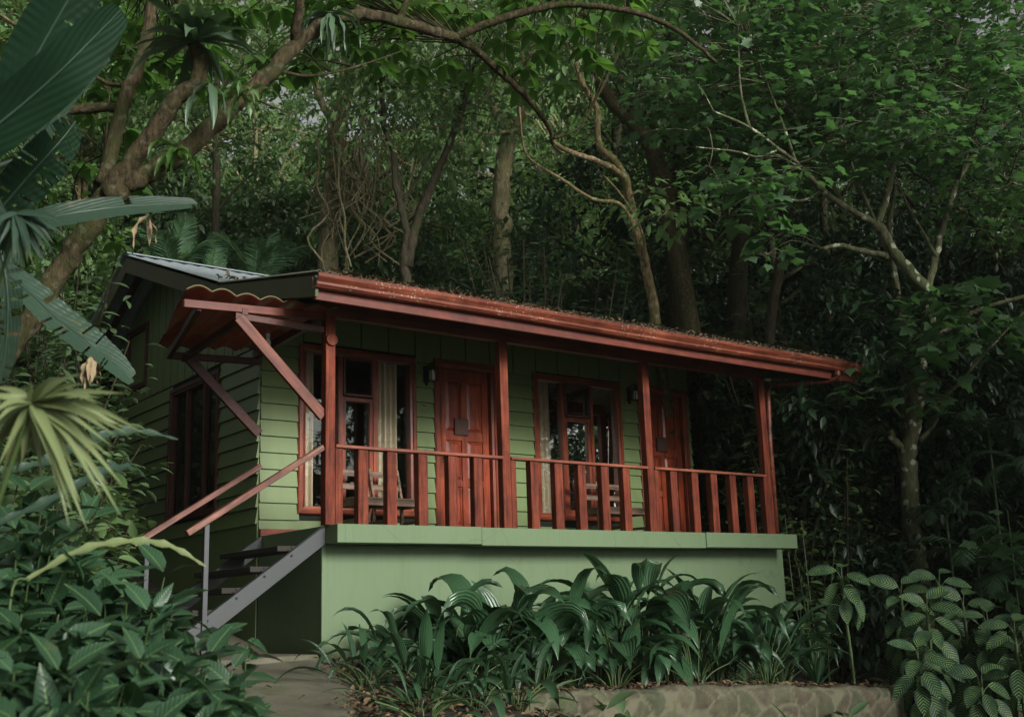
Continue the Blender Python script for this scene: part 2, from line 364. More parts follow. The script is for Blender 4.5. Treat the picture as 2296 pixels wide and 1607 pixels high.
def concrete():
    m, t, out = mat_base("path_concrete"); v = coord(t)
    n1 = noise(t, v, 1.4, 8, .65); r = ramp(t, [(.3, (.06, .056, .036)), (.6, (.13, .122, .085))]); t.links.new(n1, r.inputs[0])
    n2 = noise(t, v, 3.5, 7, .75); rm = ramp(t, [(.5, (0, 0, 0)), (.68, (.75,)*3)]); t.links.new(n2, rm.inputs[0]); col = mix(t, rm.outputs[0], r.outputs[0], (.06, .075, .02))
    n3 = noise(t, v, 45, 5, .7)
    p = N(t, "ShaderNodeBsdfPrincipled"); p.inputs['Roughness'].default_value = .85; t.links.new(col, p.inputs['Base Color']); t.links.new(bump(t, n3, .6, .012), p.inputs['Normal']); t.links.new(p.outputs[0], out.inputs[0]); return m
m_conc = concrete()
def stone():
    m, t, out = mat_base("stone_masonry"); v = coord(t)
    at_ = N(t, "ShaderNodeAttribute"); at_.attribute_name = "stone"; sp = N(t, "ShaderNodeSeparateColor"); t.links.new(at_.outputs['Color'], sp.inputs[0])
    rc = ramp(t, [(0, (.042, .044, .022)), (.3, (.070, .058, .036)), (.55, (.052, .062, .030)), (.8, (.088, .080, .050)), (1, (.058, .048, .030))]); t.links.new(sp.outputs[0], rc.inputs[0])
    n1 = noise(t, v, 9, 9, .75); r1 = ramp(t, [(.35, (.55,)*3), (.65, (1.25,)*3)]); t.links.new(n1, r1.inputs[0]); c1 = mix(t, 1.0, rc.outputs[0], r1.outputs[0], 'MULTIPLY')
    n9 = noise(t, v, 2.6, 8, .75); rz_ = ramp(t, [(.5, (0, 0, 0)), (.75, (.5,)*3)]); t.links.new(n9, rz_.inputs[0]); c1 = mix(t, rz_.outputs[0], c1, (.07, .065, .036))
    n8 = noise(t, v, 4, 8, .75); ry = ramp(t, [(.58, (0, 0, 0)), (.68, (.7,)*3)]); t.links.new(n8, ry.inputs[0])
    col = mix(t, sp.outputs[1], c1, (.105, .10, .062)); col = mix(t, ry.outputs[0], col, (.045, .058, .016))
    p = N(t, "ShaderNodeBsdfPrincipled"); p.inputs['Roughness'].default_value = .92; t.links.new(col, p.inputs['Base Color']); t.links.new(bump(t, n1, .8, .02), p.inputs['Normal']); t.links.new(p.outputs[0], out.inputs[0]); return m
m_stone = stone()
def forest_floor():
    m, t, out = mat_base("forest_floor"); v = coord(t)
    n1 = noise(t, v, 2.5, 9, .7); r = ramp(t, [(.3, (.010, .009, .006)), (.5, (.028, .022, .012)), (.7, (.018, .030, .009))]); t.links.new(n1, r.inputs[0])
    p = N(t, "ShaderNodeBsdfPrincipled"); p.inputs['Roughness'].default_value = .95; t.links.new(r.outputs[0], p.inputs['Base Color']); t.links.new(bump(t, noise(t, v, 18, 6, .7), .8, .05), p.inputs['Normal']); t.links.new(p.outputs[0], out.inputs[0]); return m
m_floor = forest_floor()

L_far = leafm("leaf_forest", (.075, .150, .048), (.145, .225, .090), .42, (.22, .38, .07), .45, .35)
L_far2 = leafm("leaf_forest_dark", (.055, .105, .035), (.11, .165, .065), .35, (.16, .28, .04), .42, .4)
L_under = leafm("leaf_understory", (.050, .095, .040), (.10, .155, .070), .3, (.10, .2, .04), .38, .45)
L_right = leafm("leaf_broad_lobed", (.052, .105, .050), (.105, .175, .085), .46, (.13, .36, .05), .38, .45, objvar=.1)
L_over = leafm("leaf_overhanging", (.045, .110, .022), (.085, .165, .035), .5, (.14, .32, .03), .42, .4, objvar=.1)
L_fg = leafm("leaf_foreground_shrub", (.015, .046, .021), (.036, .082, .036), .16, (.06, .16, .03), .33, .45, objvar=.3, mid=.55, brown=.3)
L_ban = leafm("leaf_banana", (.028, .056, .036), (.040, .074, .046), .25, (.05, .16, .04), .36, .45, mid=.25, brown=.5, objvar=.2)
L_band = leafm("leaf_banana_backlit_shade", (.006, .022, .009), (.009, .028, .012), .06, (.02, .10, .02), .5, .25, mid=.2, objvar=.2)  # darkened copy of the banana leaf, its backlit shade put into the colour
L_fan = leafm("leaf_fan_palm", (.135, .175, .070), (.20, .235, .105), .2, (.25, .35, .08), .4, .4, brown=.8, objvar=.1)
L_palmg = leafm("leaf_palm_grass", (.015, .050, .020), (.040, .090, .038), .16, (.06, .17, .03), .3, .5, pleat=7, brown=.35, objvar=.35)
L_dieff = leafm("leaf_dumb_cane", (.010, .034, .018), (.017, .046, .025), .08, (.05, .16, .04), .55, .25, vein=1, objvar=.1)
L_palm = leafm("leaf_palm_frond", (.05, .11, .05), (.08, .15, .075), .3, (.08, .2, .05), .35, .5, objvar=.3)
L_shade = leafm("leaf_painted_shade", (.014, .034, .016), (.034, .066, .030), .2, (.05, .12, .02), .42, .4)  # forest leaf with the undergrowth's shade painted into a darker colour
L_epi = leafm("leaf_epiphyte", (.03, .07, .03), (.09, .14, .08), .2, (.06, .14, .03), .4, .5, brown=.3, objvar=.3)
L_light = leafm("leaf_pale_vine", (.07, .14, .045), (.13, .21, .075), .35, (.16, .3, .05), .4, .45, objvar=.2)
m_stem = plain("green_stem", (.045, .078, .022), .5)
m_straw = plain("dry_leaf", (.25, .19, .11), .8)
B_mossy = bark("bark_mossy", (.05, .034, .018), (.19, .135, .07), (.055, .075, .015), .25)
B_brown = bark("bark_brown", (.018, .014, .008), (.088, .064, .034), (.034, .044, .010), .1, .85, 1.6)
B_grey = bark("bark_grey_lichen", (.06, .055, .035), (.17, .155, .105), (.05, .07, .02), .9)
B_spot = bark("bark_spotted", (.055, .055, .032), (.16, .155, .095), (.05, .078, .02), .95, .6, .75)
B_dark = bark("bark_dark", (.02, .016, .011), (.06, .048, .03), (.025, .035, .01), 0)
B_pale = bark("bark_pale", (.13, .105, .06), (.32, .27, .17), (.15, .16, .045), .3)
L_sun = leafm("leaf_forest_painted_sun", (.11, .21, .065), (.18, .285, .11), .5, (.26, .44, .10), .45, .3)  # lighter forest leaf: light on the central trees is put into the colour
# ------------------------------------------------------------------ the cabin
D = 1.55
rng = np.random.default_rng(5)
cabin = empty("cabin", "green weatherboard cabin with red timber porch on a rendered base, under the forest", "cabin")
PROF = [(-.62, 2.175), (1.55, 2.63), (4.59, 3.76), (6.75, 2.70)]
def roofz(y):
    return float(np.interp(y, [p[0] for p in PROF], [p[1] for p in PROF]))
FR = lambda s, o, z: (s, D-o, z)
SD = lambda s, o, z: (-o, s, z)
def mbox(mb, fr, s0, s1, o0, o1, z0, z1):
    vs = [fr(a, b, c) for c in (z0, z1) for a, b in ((s0, o0), (s1, o0), (s1, o1), (s0, o1))]
    return mb.add(vs, [(0,3,2,1),(4,5,6,7),(0,1,5,4),(1,2,6,5),(2,3,7,6),(3,0,4,7)])
W1 = (.43, 1.94, .243, 2.10); D1 = (2.19, 3.12, 0, 2.13); W2 = (3.68, 5.19, .255, 2.11); D2 = (5.49, 6.44, 0, 2.13)
FO = [W1, D1, W2, D2]; SW = (2.57, 4.09, .33, 1.97)
def wall_back(fr, s0, s1, z0, z1, ops, o0, o1):
    mb = MB(); xs = sorted([s0, s1]+[a for q in ops for a in q[:2]])
    for a, b in zip(xs[:-1], xs[1:]):
        if b-a < 1e-4: continue
        m = (a+b)/2; q = [o for o in ops if o[0] < m < o[1]]
        if q:
            if q[0][2]-.02 > z0: mbox(mb, fr, a, b, o0, o1, z0, q[0][2])
            mbox(mb, fr, a, b, o0, o1, q[0][3], z1)
        else: mbox(mb, fr, a, b, o0, o1, z0, z1)
    return mb
def clap(fr, s0, s1, z0, z1, ops, ex=.176):
    mb = MB(); z = z0
    while z < z1-.02:
        zt = min(z+ex, z1); sp = [(s0, s1)]
        for q in ops:
            if q[2] < zt-.03 and q[3] > z+.03:
                ns = []
                for a, b in sp:
                    if q[0] > a: ns.append((a, min(b, q[0]+.02)))
                    if q[1] < b: ns.append((max(a, q[1]-.02), b))
                sp = [(a, b) for a, b in ns if b-a > .01]
        for a, b in sp:
            w = rng.uniform(-.0015, .0015)
            vs = [fr(a,.001,z),(fr(b,.001,z)),fr(b,.036+w,z),fr(a,.036+w,z),fr(a,.001,zt-.004),fr(b,.001,zt-.004),fr(b,.010,zt-.004),fr(a,.010,zt-.004)]
            mb.add(vs, [(0,3,2,1),(4,5,6,7),(0,1,5,4),(1,2,6,5),(2,3,7,6),(3,0,4,7)])
        z += ex
    return mb
wf = wall_back(FR, 0, 6.5, -.16, 2.56, FO, -.12, 0).build("front_wall", m_groove, cabin)
clap(FR, 0.0, 6.5, .0, 2.06, FO).build("weatherboards", m_green, wf)
mb = MB(); x = .13
edges = [0]+list(np.arange(.13, 6.5, .362))+[6.5]
for a, b in zip(edges[:-1], edges[1:]):
    mbox(mb, FR, a+.009, b-.009, .001, .02, 2.135 if any(q[0] < (a+b)/2 < q[1] for q in FO) else 2.062, 2.56)
mb.build("vertical_boards", m_green, wf)
# side wall facing the stairs, gable above
ws = wall_back(SD, D, 6.13, -1.6, 2.02, [SW], -.12, 0)
mbx = MB(); gp = [(D+.002, 2.02), (6.13, 2.02), (6.13, roofz(6.13)-.07), (4.59, roofz(4.59)-.09), (D+.002, roofz(D)-.07)]
ws.add([(0, a, b) for a, b in gp]+[(.12, a, b) for a, b in gp], [(0,1,2,3,4),(9,8,7,6,5)]+[(i, (i+1) % 5, 5+(i+1) % 5, 5+i) for i in range(5)])
ws = ws.build("side_wall", m_groove, cabin)
clap(SD, D+.0, 6.13, .13, 2.03, [SW], .172).build("weatherboards", m_green, ws)
mb = MB(); mbox(mb, SD, D, 6.13, .001, .012, -1.6, .14); mb.build("wall_foot", m_green, ws)
mb = MB(); ys = list(np.arange(D, 6.13, .235))+[6.13]
GW = (5.03, 5.72, 2.24, 3.02)
for a, b in zip(ys[:-1], ys[1:]):
    a2, b2 = a+.012, b-.012
    for zz in ([(2.035, None)] if not (GW[0] < (a+b)/2 < GW[1]) else [(2.035, GW[2]), (GW[3], None)]):
        za, zb = (roofz(a2)-.085, roofz(b2)-.085) if zz[1] is None else (zz[1], zz[1])
        vs = [(-.001,a2,zz[0]),(-.001,b2,zz[0]),(-.02,b2,zz[0]),(-.02,a2,zz[0]),(-.001,a2,za),(-.001,b2,zb),(-.02,b2,zb),(-.02,a2,za)]
        mb.add(vs, [(0,3,2,1),(4,5,6,7),(0,1,5,4),(1,2,6,5),(2,3,7,6),(3,0,4,7)])
mb.build("vertical_boards", m_green, ws)
mb = MB(); mbox(mb, SD, GW[0], GW[1], .0, .012, GW[2], GW[3]); gv = mb.build("gable_window", m_green, cabin)
# remaining walls, floor inside, partition that stops the view
mb = MB(); mb.box(6.38, 6.5, D+.12, 6.13, -.16, 2.5); mb.box(0, 6.5, 6.13, 6.25, -.16, 2.9)
gp = [(D+.12, 2.5), (6.13, 2.5), (6.13, roofz(6.13)-.09), (4.59, roofz(4.59)-.09), (D+.12, roofz(D)-.07)]
mb.add([(6.5, a, b) for a, b in gp]+[(6.38, a, b) for a, b in gp], [(0,1,2,3,4),(9,8,7,6,5)]+[(i, (i+1) % 5, 5+(i+1) % 5, 5+i) for i in range(5)])
mb.build("rear_wall", m_green, cabin)
mb = MB(); mb.box(.12, 6.38, D+.12, 6.13, -.12, .02); mb.box(.13, 6.37, 4.3, 4.4, .02, 2.5); mb.box(3.36, 3.42, D+.125, 4.3, .02, 2.5); mb.box(.125, 6.375, D+.125, 6.1, 2.5, 2.53)
mb.build("interior_room", m_int, cabin)

GWQ = GW
def casing(name, fr, q, c, o0, o1, mz, mx, parent, legs=False, step=.012):
    """one connected surround with mitred corners and a raised inner step; legs: open at the foot (door)"""
    s0, s1, z0, z1 = q; mb = MB(); vs = []
    for d, o in ((0, o0), (0, o1-step), (.014, o1), (c*.6, o1), (c*.68, o1-step), (c, o1-step*1.3), (c, o0)):
        zb = z0 if legs else z0+d
        vs += [fr(s0+d, o, zb), fr(s0+d, o, z1-d), fr(s1-d, o, z1-d), fr(s1-d, o, zb)]
    mb.add(vs, []); fs, mi = [], []
    for k in range(6):
        for j in range(3 if legs else 4):
            a, b = j, (j+1) % 4; fs.append((k*4+a, k*4+b, k*4+4+b, k*4+4+a)); mi.append(1 if j in (1, 3) else 0)
    mb.f = fs; o = mb.build(name, mz, parent); o.data.materials.append(mx); o.data.polygons.foreach_set('material_index', mi); return o
def window(fr, q, mull, hop, name="window", cm=None, cmx=None):
    s0, s1, z0, z1 = q; c = .085
    win = casing(name, fr, q, c, -.06, .05, cm or m_case, cmx or m_casex, cabin)
    mb = MB()
    for a, b in mull: mbox(mb, fr, a, b, -.055, .02, z0+c, z1-c)
    mb.build("mullion", cm or m_case, win, .003)
    a, b = mull[0][1], mull[-1][0]
    if hop:
        mb = MB()   # sliding sash under a top-hung flap
        for x0, x1, y0, y1 in ((a, a+.045, z0+c, hop), (b-.045, b, z0+c, hop), (a+.045, b-.045, hop-.045, hop), (a+.045, b-.045, z0+c, z0+c+.05)): mbox(mb, fr, x0, x1, -.04, .01, y0, y1)
        mb.build("sash", cm or m_case, win, .003)
        mb = MB()
        for x0, x1, y0, y1 in ((a+.0, a+.03, hop+.01, z1-c), (b-.03, b, hop+.01, z1-c), (a+.03, b-.03, hop+.01, hop+.04), (a+.03, b-.03, z1-c-.03, z1-c)): mbox(mb, fr, x0, x1, -.01, .035, y0, y1)
        mb.build("flap_frame", m_dark, win, .003)
    ed = [s0+c]+[v for m in mull for v in m]+[s1-c]
    for i in range(0, len(ed), 2):
        mb = MB(); mbox(mb, fr, ed[i]-.005, ed[i+1]+.005, -.031, -.027, z0+c-.005, z1-c+.005); mb.build("pane", m_glass, win)
    return win
casing("frame", SD, (GW[0]-.05, GW[1]+.05, GW[2]-.05, GW[3]+.05), .09, .013, .05, m_dark, m_dark, gv)
window(FR, W1, [(.925, .98), (1.37, 1.43)], 1.56)
window(FR, W2, [(4.15, 4.20), (4.64, 4.69)], 1.58)
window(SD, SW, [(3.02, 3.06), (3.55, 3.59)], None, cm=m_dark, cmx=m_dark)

# doors
def door(q, px):
    s0, s1, z0, z1 = q; c = .10
    o = casing("door", FR, (s0, s1, .003, z1), c, -.09, .05, m_case, m_casex, cabin, True)
    a, b, t = s0+c+.004, s1-c-.004, z1-.104
    mb = MB(); mbox(mb, FR, a, b, -.075, -.045, .012, t)
    st = .095; mid = (a+b)/2; rows = [(.17, .62), (.70, 1.17), (1.28, t-.13)]
    for x0, x1 in ((a, a+st), (mid-st*.42, mid+st*.42), (b-st, b)): mbox(mb, FR, x0, x1, -.045, -.025, .012, t)
    zs = [.012]+[v for r in rows for v in r]+[t]
    for i in range(0, len(zs), 2):
        mbox(mb, FR, a+st, mid-st*.42, -.045, -.0255, zs[i], zs[i+1]); mbox(mb, FR, mid+st*.42, b-st, -.045, -.0255, zs[i], zs[i+1])
    for r in rows:
        for x0, x1 in ((a+st, mid-st*.42), (mid+st*.42, b-st)):
            g, k = .012, .045
            vs = [FR(x, oo, z) for (d, oo) in ((g, -.044), (k, -.029)) for x, z in ((x0+d, r[0]+d), (x1-d, r[0]+d), (x1-d, r[1]-d), (x0+d, r[1]-d))]
            mb.add(vs, [(4,5,6,7),(0,1,5,4),(1,2,6,5),(2,3,7,6),(3,0,4,7)])
    mb.build("door_leaf", m_door, o, .003)
    mb = MB(); mbox(mb, FR, px-.1, px+.1, -.024, .0, 1.235, 1.435); mbox(mb, FR, px-.085, px+.085, 0, .004, 1.25, 1.42)
    mb.build("plaque", m_plaque, o, .004)
    mb = MB(); mb.tube([FR(a+.045, -.025, .97), FR(a+.045, .03, .97)], .012, 8); mb.lathe([(0, -.03), (.022, -.02), (.028, 0), (.022, .02), (0, .03)], FR(a+.045, .035, .97), 10); mbox(mb, FR, a+.025, a+.065, -.024, -.018, .9, 1.04)
    mb.build("handle", m_brass, o, 0, True)
door(D1, 2.60); door(D2, 5.95)

# porch floor, front edge, base
mb = MB(); mb.box(.002, 6.50, .062, D-.03, -.165, -.002); mb.box(0, .06, .06, D-.03, -.166, -.001); pf = mb.build("porch_floor", m_green_base, cabin, .003)
for i, (a, b, dy, dz, dz2) in enumerate(((0, 1.63, 0, 0, 0), (1.634, 4.87, .004, -.012, -.004), (4.875, 6.52, -.004, -.002, 0))):
    mb = MB(); mb.box(a, b, -.15+dy, .06, -.172+dz, 0+dz2); mb.build("slab_edge", m_green_base, pf, .004)
mb = MB(); mb.box(.03, 6.62, .18, D-.02, -2.6, -.168); mb.box(.005, .03, .19, 1.54, -2.6, -.168); mb.box(.0, .045, .15, .185, -2.6, -.168); mb.build("base_wall", m_green_base, cabin, .004)
mb = MB(); mb.box(.0, 2.16, D-.06, D-.03, .001, .075); mb.build("skirting", m_casex, wf, .003)

# posts, beam, rail, balusters
for i, x in enumerate((-.05, 2.03, 4.13, 6.20)):
    mb = MB(); mb.box(x, x+.105, 0, .09, 0, 2.0)
    if i == 0: mb.box(x-.002, x+.03, -.012, -.001, 0, 1.66)
    po = mb.build("post", m_post, cabin, .004)
    if i == 0:
        mb = MB(); mb.tube([(x+.055, -.03, 1.765), (x+.055, 0, 1.765)], .058, 20); mb.build("knob", m_post, po, 0)
mb = MB(); mb.box(-.06, 6.32, .0, .088, 2.0, 2.085); mb.box(-.06, 6.32, .03, .07, 2.085, 2.16); mb.build("porch_beam", m_beam, cabin, .004)
rl = MB(); 
for a, b in ((.056, 2.03), (2.136, 4.13), (4.236, 6.20)): rl.box(a, b, -.02, .09, .725, .755)
rl = rl.build("porch_railing", m_railw, cabin, .004)
for bx in ((.06, -.03), (.305, .0), (.625, .0), (.985, 0), (1.345, 0), (1.66, 0), (2.137, -.04), (2.40, 0), (2.735, 0), (3.07, 0), (3.41, 0), (3.74, 0), (4.237, -.04), (4.50, 0), (4.855, 0), (5.185, 0), (5.525, 0), (5.85, 0), (6.155, -.06)):
    w = .11+bx[1]; nl = MB(); [nl.tube([(bx[0]+w*.5+dx_, -.0015, zz_), (bx[0]+w*.5+dx_, .004, zz_)], .0045, 6) for dx_, zz_ in ((-.02, .70), (.022, .69), (-.015, .035), (.02, .04))]; mb = MB(); mb.box(bx[0], bx[0]+w+(.0 if bx[1] == 0 else 0), .0, .088, .0, .724)
    nl.build("nails", m_iron, mb.build("baluster", m_post, rl, .005))

# roof
def sheet(y0, z0, y1, z1, x0, x1, pitch, amp, mat, name, rows=2, parent=None, step=0):
    n = int((x1-x0)/pitch*6); vs = []; fs = []
    for j in range(rows):
        f = j/(rows-1)
        for i in range(n+1):
            x = x0+(x1-x0)*i/n; s = math.sin(2*math.pi*(x-x0)/pitch); s = max(-.75, min(.75, s*1.3))/.75
            vs.append((x, y0+(y1-y0)*f, z0+(z1-z0)*f+amp*s))
    fs = [(j*(n+1)+i, j*(n+1)+i+1, (j+1)*(n+1)+i+1, (j+1)*(n+1)+i) for j in range(rows-1) for i in range(n)]
    mb = MB().add(vs, fs); o = mb.build(name, mat, parent or cabin)
    so = o.modifiers.new("solid", 'SOLIDIFY'); so.thickness = .004
    return o
rf = sheet(1.50, 2.652, 4.62, 3.815, -.52, 7.5, .19, .012, m_roof, "main_roof", 12)
sheet(-.67, 2.198, 1.62, 2.665, -.50, 7.52, .105, .018, m_proof, "porch_roof", 4)
sheet(4.60, 3.81, 6.78, 2.735, -.52, 7.5, .19, .012, m_roof, "rear_roof", 4)
mb = MB(); mb.add([(-.53,4.42,3.775),(7.5,4.42,3.775),(7.5,4.6,3.845),(-.53,4.6,3.845),(7.5,4.78,3.76),(-.53,4.78,3.76)], [(0,1,2,3),(3,2,4,5)]); r = mb.build("ridge_cap", m_roof, rf); r.modifiers.new("s", 'SOLIDIFY').thickness = .006
def barge(x0, x1, pts, dep, mat, name):
    mb = MB()
    for (ya, za), (yb, zb) in zip(pts[:-1], pts[1:]):
        vs = [(x, y, z) for x in (x0, x1) for y, z in ((ya, za), (yb, zb), (yb, zb-dep), (ya, za-dep))]
        mb.add(vs, [(0,1,2,3),(7,6,5,4),(0,4,5,1),(1,5,6,2),(2,6,7,3),(3,7,4,0)])
    return mb.build(name, mat, cabin, .004)
barge(-.49, -.455, PROF, .20, m_barge, "barge_board")
barge(7.44, 7.475, PROF, .20, m_barge, "barge_board")
mb = MB()   # rafters and purlins under the sheets
for x in (.95, 2.15, 3.35, 4.5, 5.7, 6.9):
    for (ya, yb) in ((-.52, 1.52),): mb.beam((x, ya, roofz(ya)-.075), (x, yb, roofz(yb)-.075), .06, .10)
for x in (-.25,):
    for (ya, yb) in ((-.52, 1.55), (1.55, 4.59), (4.59, 6.6)): mb.beam((x, ya, roofz(ya)-.085), (x, yb, roofz(yb)-.085), .05, .10)
for y in (.6, 2.3, 3.1, 3.9): mb.box(-.45, 7.44, y, y+.05, roofz(y)-.045, roofz(y)-.005)
mb.build("rafters", m_dark, cabin, .003)
mb = MB(); mb.add([(-.45,1.50,2.56),(7.44,1.50,2.56),(7.44,1.50,2.63),(-.45,1.50,2.63)], [(0,1,2,3)])
# gutter + fascia
mb = MB(); mb.box(-.47, 7.46, -.575, -.545, 1.965, 2.17); fa = mb.build("fascia_board", m_beam, cabin, .004)
gp = [(-.577,2.168),(-.577,2.062),(-.61,2.055),(-.655,2.062),(-.678,2.085),(-.676,2.108),(-.69,2.125),(-.708,2.15),(-.712,2.178),(-.70,2.19),(-.685,2.188),(-.688,2.175),(-.68,2.15),(-.655,2.11),(-.645,2.08),(-.59,2.075),(-.585,2.168)]
mb = MB(); n = len(gp); xs = list(np.linspace(-.50, 7.5, 41)); vs = []
for x in xs:
    sag = .006*math.sin(x*1.1)
    vs += [(x, y, z+sag) for y, z in gp]
fs = [(i*n+k, (i+1)*n+k, (i+1)*n+(k+1) % n, i*n+(k+1) % n) for i in range(len(xs)-1) for k in range(n)]
fs += [tuple(range(n)), tuple((len(xs)-1)*n+k for k in range(n-1, -1, -1))]
mb.add(vs, fs); gut = mb.build("gutter", m_gut, cabin, 0, False)
mb = MB(); mb.tube(smooth_path([(7.0,-.64,2.06),(7.0,-.63,1.99),(6.98,-.57,1.955),(6.90,-.42,1.95),(6.50,.03,1.945)], 5), .037, 12)
mb.tube([(6.43, .05, 1.99), (6.42, .05, 1.7), (6.385, .045, 1.2), (6.37, .045, .005)], .036, 12)
mb.tube([(7.0,-.64,2.03),(7.0,-.635,2.0)], .045, 12); mb.tube([(6.84,-.35,1.95),(6.82,-.33,1.95)], .044, 12); mb.tube([(6.43,.05,1.93),(6.43,.05,1.9)], .043, 12)
mb.build("downpipe", m_gut, gut, 0, True)

# side awning over the stairs
mb = MB(); mb.beam((-1.45, .05, 1.935), (-.045, .05, 2.0), .05, .075); aw = mb.build("awning", m_beam, cabin, .004)
mb = MB(); mb.beam((-.96, .05, 1.885), (-.052, .05, 1.868), .045, .06); mb.beam((-1.0, D-.04, 1.80), (-.02, D-.04, 1.84), .045, .07); mb.beam((-.9, .03, 1.86), (-.86, D, 1.79), .05, .07); mb.box(-.90, -.84, .02, .07, 1.90, 1.96)
mb.beam((-1.3, .06, 1.93), (-1.02, 1.52, 1.80), .05, .08); mb.beam((-.12, .1, 1.955), (-.10, 1.5, 1.90), .05, .08)
mb.build("support_beams", m_dark, aw, .003)
mb = MB(); mb.beam((-.93, .045, 1.875), (-.05, .045, 1.02), .045, .105); mb.build("brace", m_brace, aw, .004)
mb = MB(); mb.beam((-.86, D-.045, 1.83), (-.03, D-.045, 1.06), .045, .10); mb.build("brace", m_dark, aw, .004)
n, rws = 90, 26; vs = []
for j in range(rws+1):
    fy = j/rws; y = -.05+1.62*fy
    xl, xr_ = -1.46+(.34)*fy, .06-.04*fy; zl, zr_ = 2.045-.175*fy, 2.045-.06*fy
    stp = .022*((fy*4.3) % 1.0)
    for i in range(n+1):
        fx = i/n; x = xl+(xr_-xl)*fx; ph = (x+1.46)/.235
        w = abs(math.sin(math.pi*ph)); vs.append((x, y, zl+(zr_-zl)*fx+.045*w-stp+.006*math.sin(x*9)))
fs = [(j*(n+1)+i, j*(n+1)+i+1, (j+1)*(n+1)+i+1, (j+1)*(n+1)+i) for j in range(rws) for i in range(n)]
ts = MB().add(vs, fs).build("awning_roof", m_tile, aw, 0, True); so = ts.modifiers.new("s", 'SOLIDIFY'); so.thickness = .007; so.offset = 1
ts.data.materials.append(m_tileu); so.material_offset = 0
tu = MB().add([(x, y, z-.0095) for x, y, z in vs], fs).build("underside", m_tileu, ts, 0, True)
mb = MB(); mb.lathe([(0,-.045),(.022,-.038),(.032,-.015),(.03,.01),(.014,.035),(.014,.06),(0,.06)], (-.30, .75, 1.86), 14); mb.build("bulb", m_bulb, aw, 0, True)
mb = MB(); mb.lathe([(0,0),(.022,0),(.022,.05),(0,.05)], (-.30,.75,1.9), 12); mb.build("lamp_holder", m_frost, aw)

# wall lanterns
def lantern(x, z, lab):
    o = empty("wall_lantern", lab, "wall lantern", (x, D-.018, z), 0)
    mb = MB(); mb.lathe([(0,0),(.05,.0),(.05,.002)], (0,0,0)); mb = MB(); mb.box(-.055, .015, -.02, .0, -.11, .10); mb.tube([(-.02,-.02,-.11),(-.02,-.02,-.14)], .02, 8); mb.build("back_plate", m_iron, o, .012)
    mb = MB(); mb.tube(smooth_path([(-.02,-.02,.05),(-.02,-.07,.10),(0,-.11,.115),(.0,-.12,.08)], 4), .008, 6)
    cx, cy = 0, -.12
    mb.add([(cx-.06,cy-.06,.05),(cx+.06,cy-.06,.05),(cx+.06,cy+.06,.05),(cx-.06,cy+.06,.05),(cx,cy,.105)], [(0,1,4),(1,2,4),(2,3,4),(3,0,4),(3,2,1,0)])
    for a, b in ((-1,-1),(1,-1),(1,1),(-1,1)): mb.beam((cx+a*.052,cy+b*.052,.05),(cx+a*.04,cy+b*.04,-.10),.007,.007,(0,1,0))
    for a, b, c, d in ((-1,-1,1,-1),(1,-1,1,1),(1,1,-1,1),(-1,1,-1,-1)): mb.beam((cx+a*.043,cy+b*.043,-.10),(cx+c*.043,cy+d*.043,-.10),.009,.009)
    mb.lathe([(0,.10),(.012,.11),(.008,.13),(0,.14)], (cx,cy,0), 8); mb.build("cage", m_iron, o)
    mb = MB(); mb.lathe([(0,-.085),(.026,-.085),(.030,-.03),(.022,.02),(0,.04)], (cx,cy,0), 12); mb.build("glass", m_frost, o, 0, True)
lantern(2.10, 1.92, "black carriage lantern on the wall between the left window and left door")
lantern(5.36, 1.98, "black carriage lantern on the wall beside the far right door")
for x, z in ((2.06, 1.555), (5.28, 1.62)):
    mb = MB()
    for dx in (-.018, .018): mb.tube(smooth_path([(x, D-.022, z+.01), (x+dx*.6, D-.045, z-.008), (x+dx*1.4, D-.05, z-.004), (x+dx*1.8, D-.048, z+.014)], 3), .0045, 6)
    mb.tube([(x, D-.015, z), (x, D-.035, z)], .012, 8); mb.build("coat_hook", m_brass, wf, 0, True)

# curtains
def curtain(x0, x1, z0, z1, lab, cord, y=D+.09, grp=None):
    mb = MB(); n = int((x1-x0)/.006); vs = []
    for j, z in enumerate(np.linspace(z0, z1, 14)):
        f = j/13; sq = 1-.18*math.sin(f*math.pi)*0
        for i in range(n+1):
            x = x0+(x1-x0)*i/n
            vs.append((x, y+.03*math.sin((x-x0)/.043*2*math.pi*.6+.4*math.sin(z*3))*(.6+.4*(1-f)), z))
    mb.add(vs, [(j*(n+1)+i, j*(n+1)+i+1, (j+1)*(n+1)+i+1, (j+1)*(n+1)+i) for j in range(13) for i in range(n)])
    o = mb.build("curtain", m_curt, None, 0, True); tag(o, lab, "curtain")
    if cord: mb = MB(); mb.tube([(cord, y-.05, z1), (cord+.01, y-.05, z1-.85), (cord+.01, y-.05, z1-.9)], .004, 5); mb.lathe([(0,0),(.008,.01),(.006,.05),(0,.055)], (cord+.01, y-.05, z1-.95), 8); mb.build("cord", m_cord, o)
curtain(.46, .66, .3, 2.05, "narrow tan curtain at the left edge of the left window", None)
curtain(1.45, 1.76, .3, 2.05, "gathered tan curtain with white pull cord, right side of the left window", 1.55)
curtain(3.76, 4.02, .3, 2.06, "tan curtain with white cord at the left side of the right window", 3.80)
curtain(4.70, 4.98, .3, 2.06, "tan curtain with white cord at the right side of the right window", 4.90)

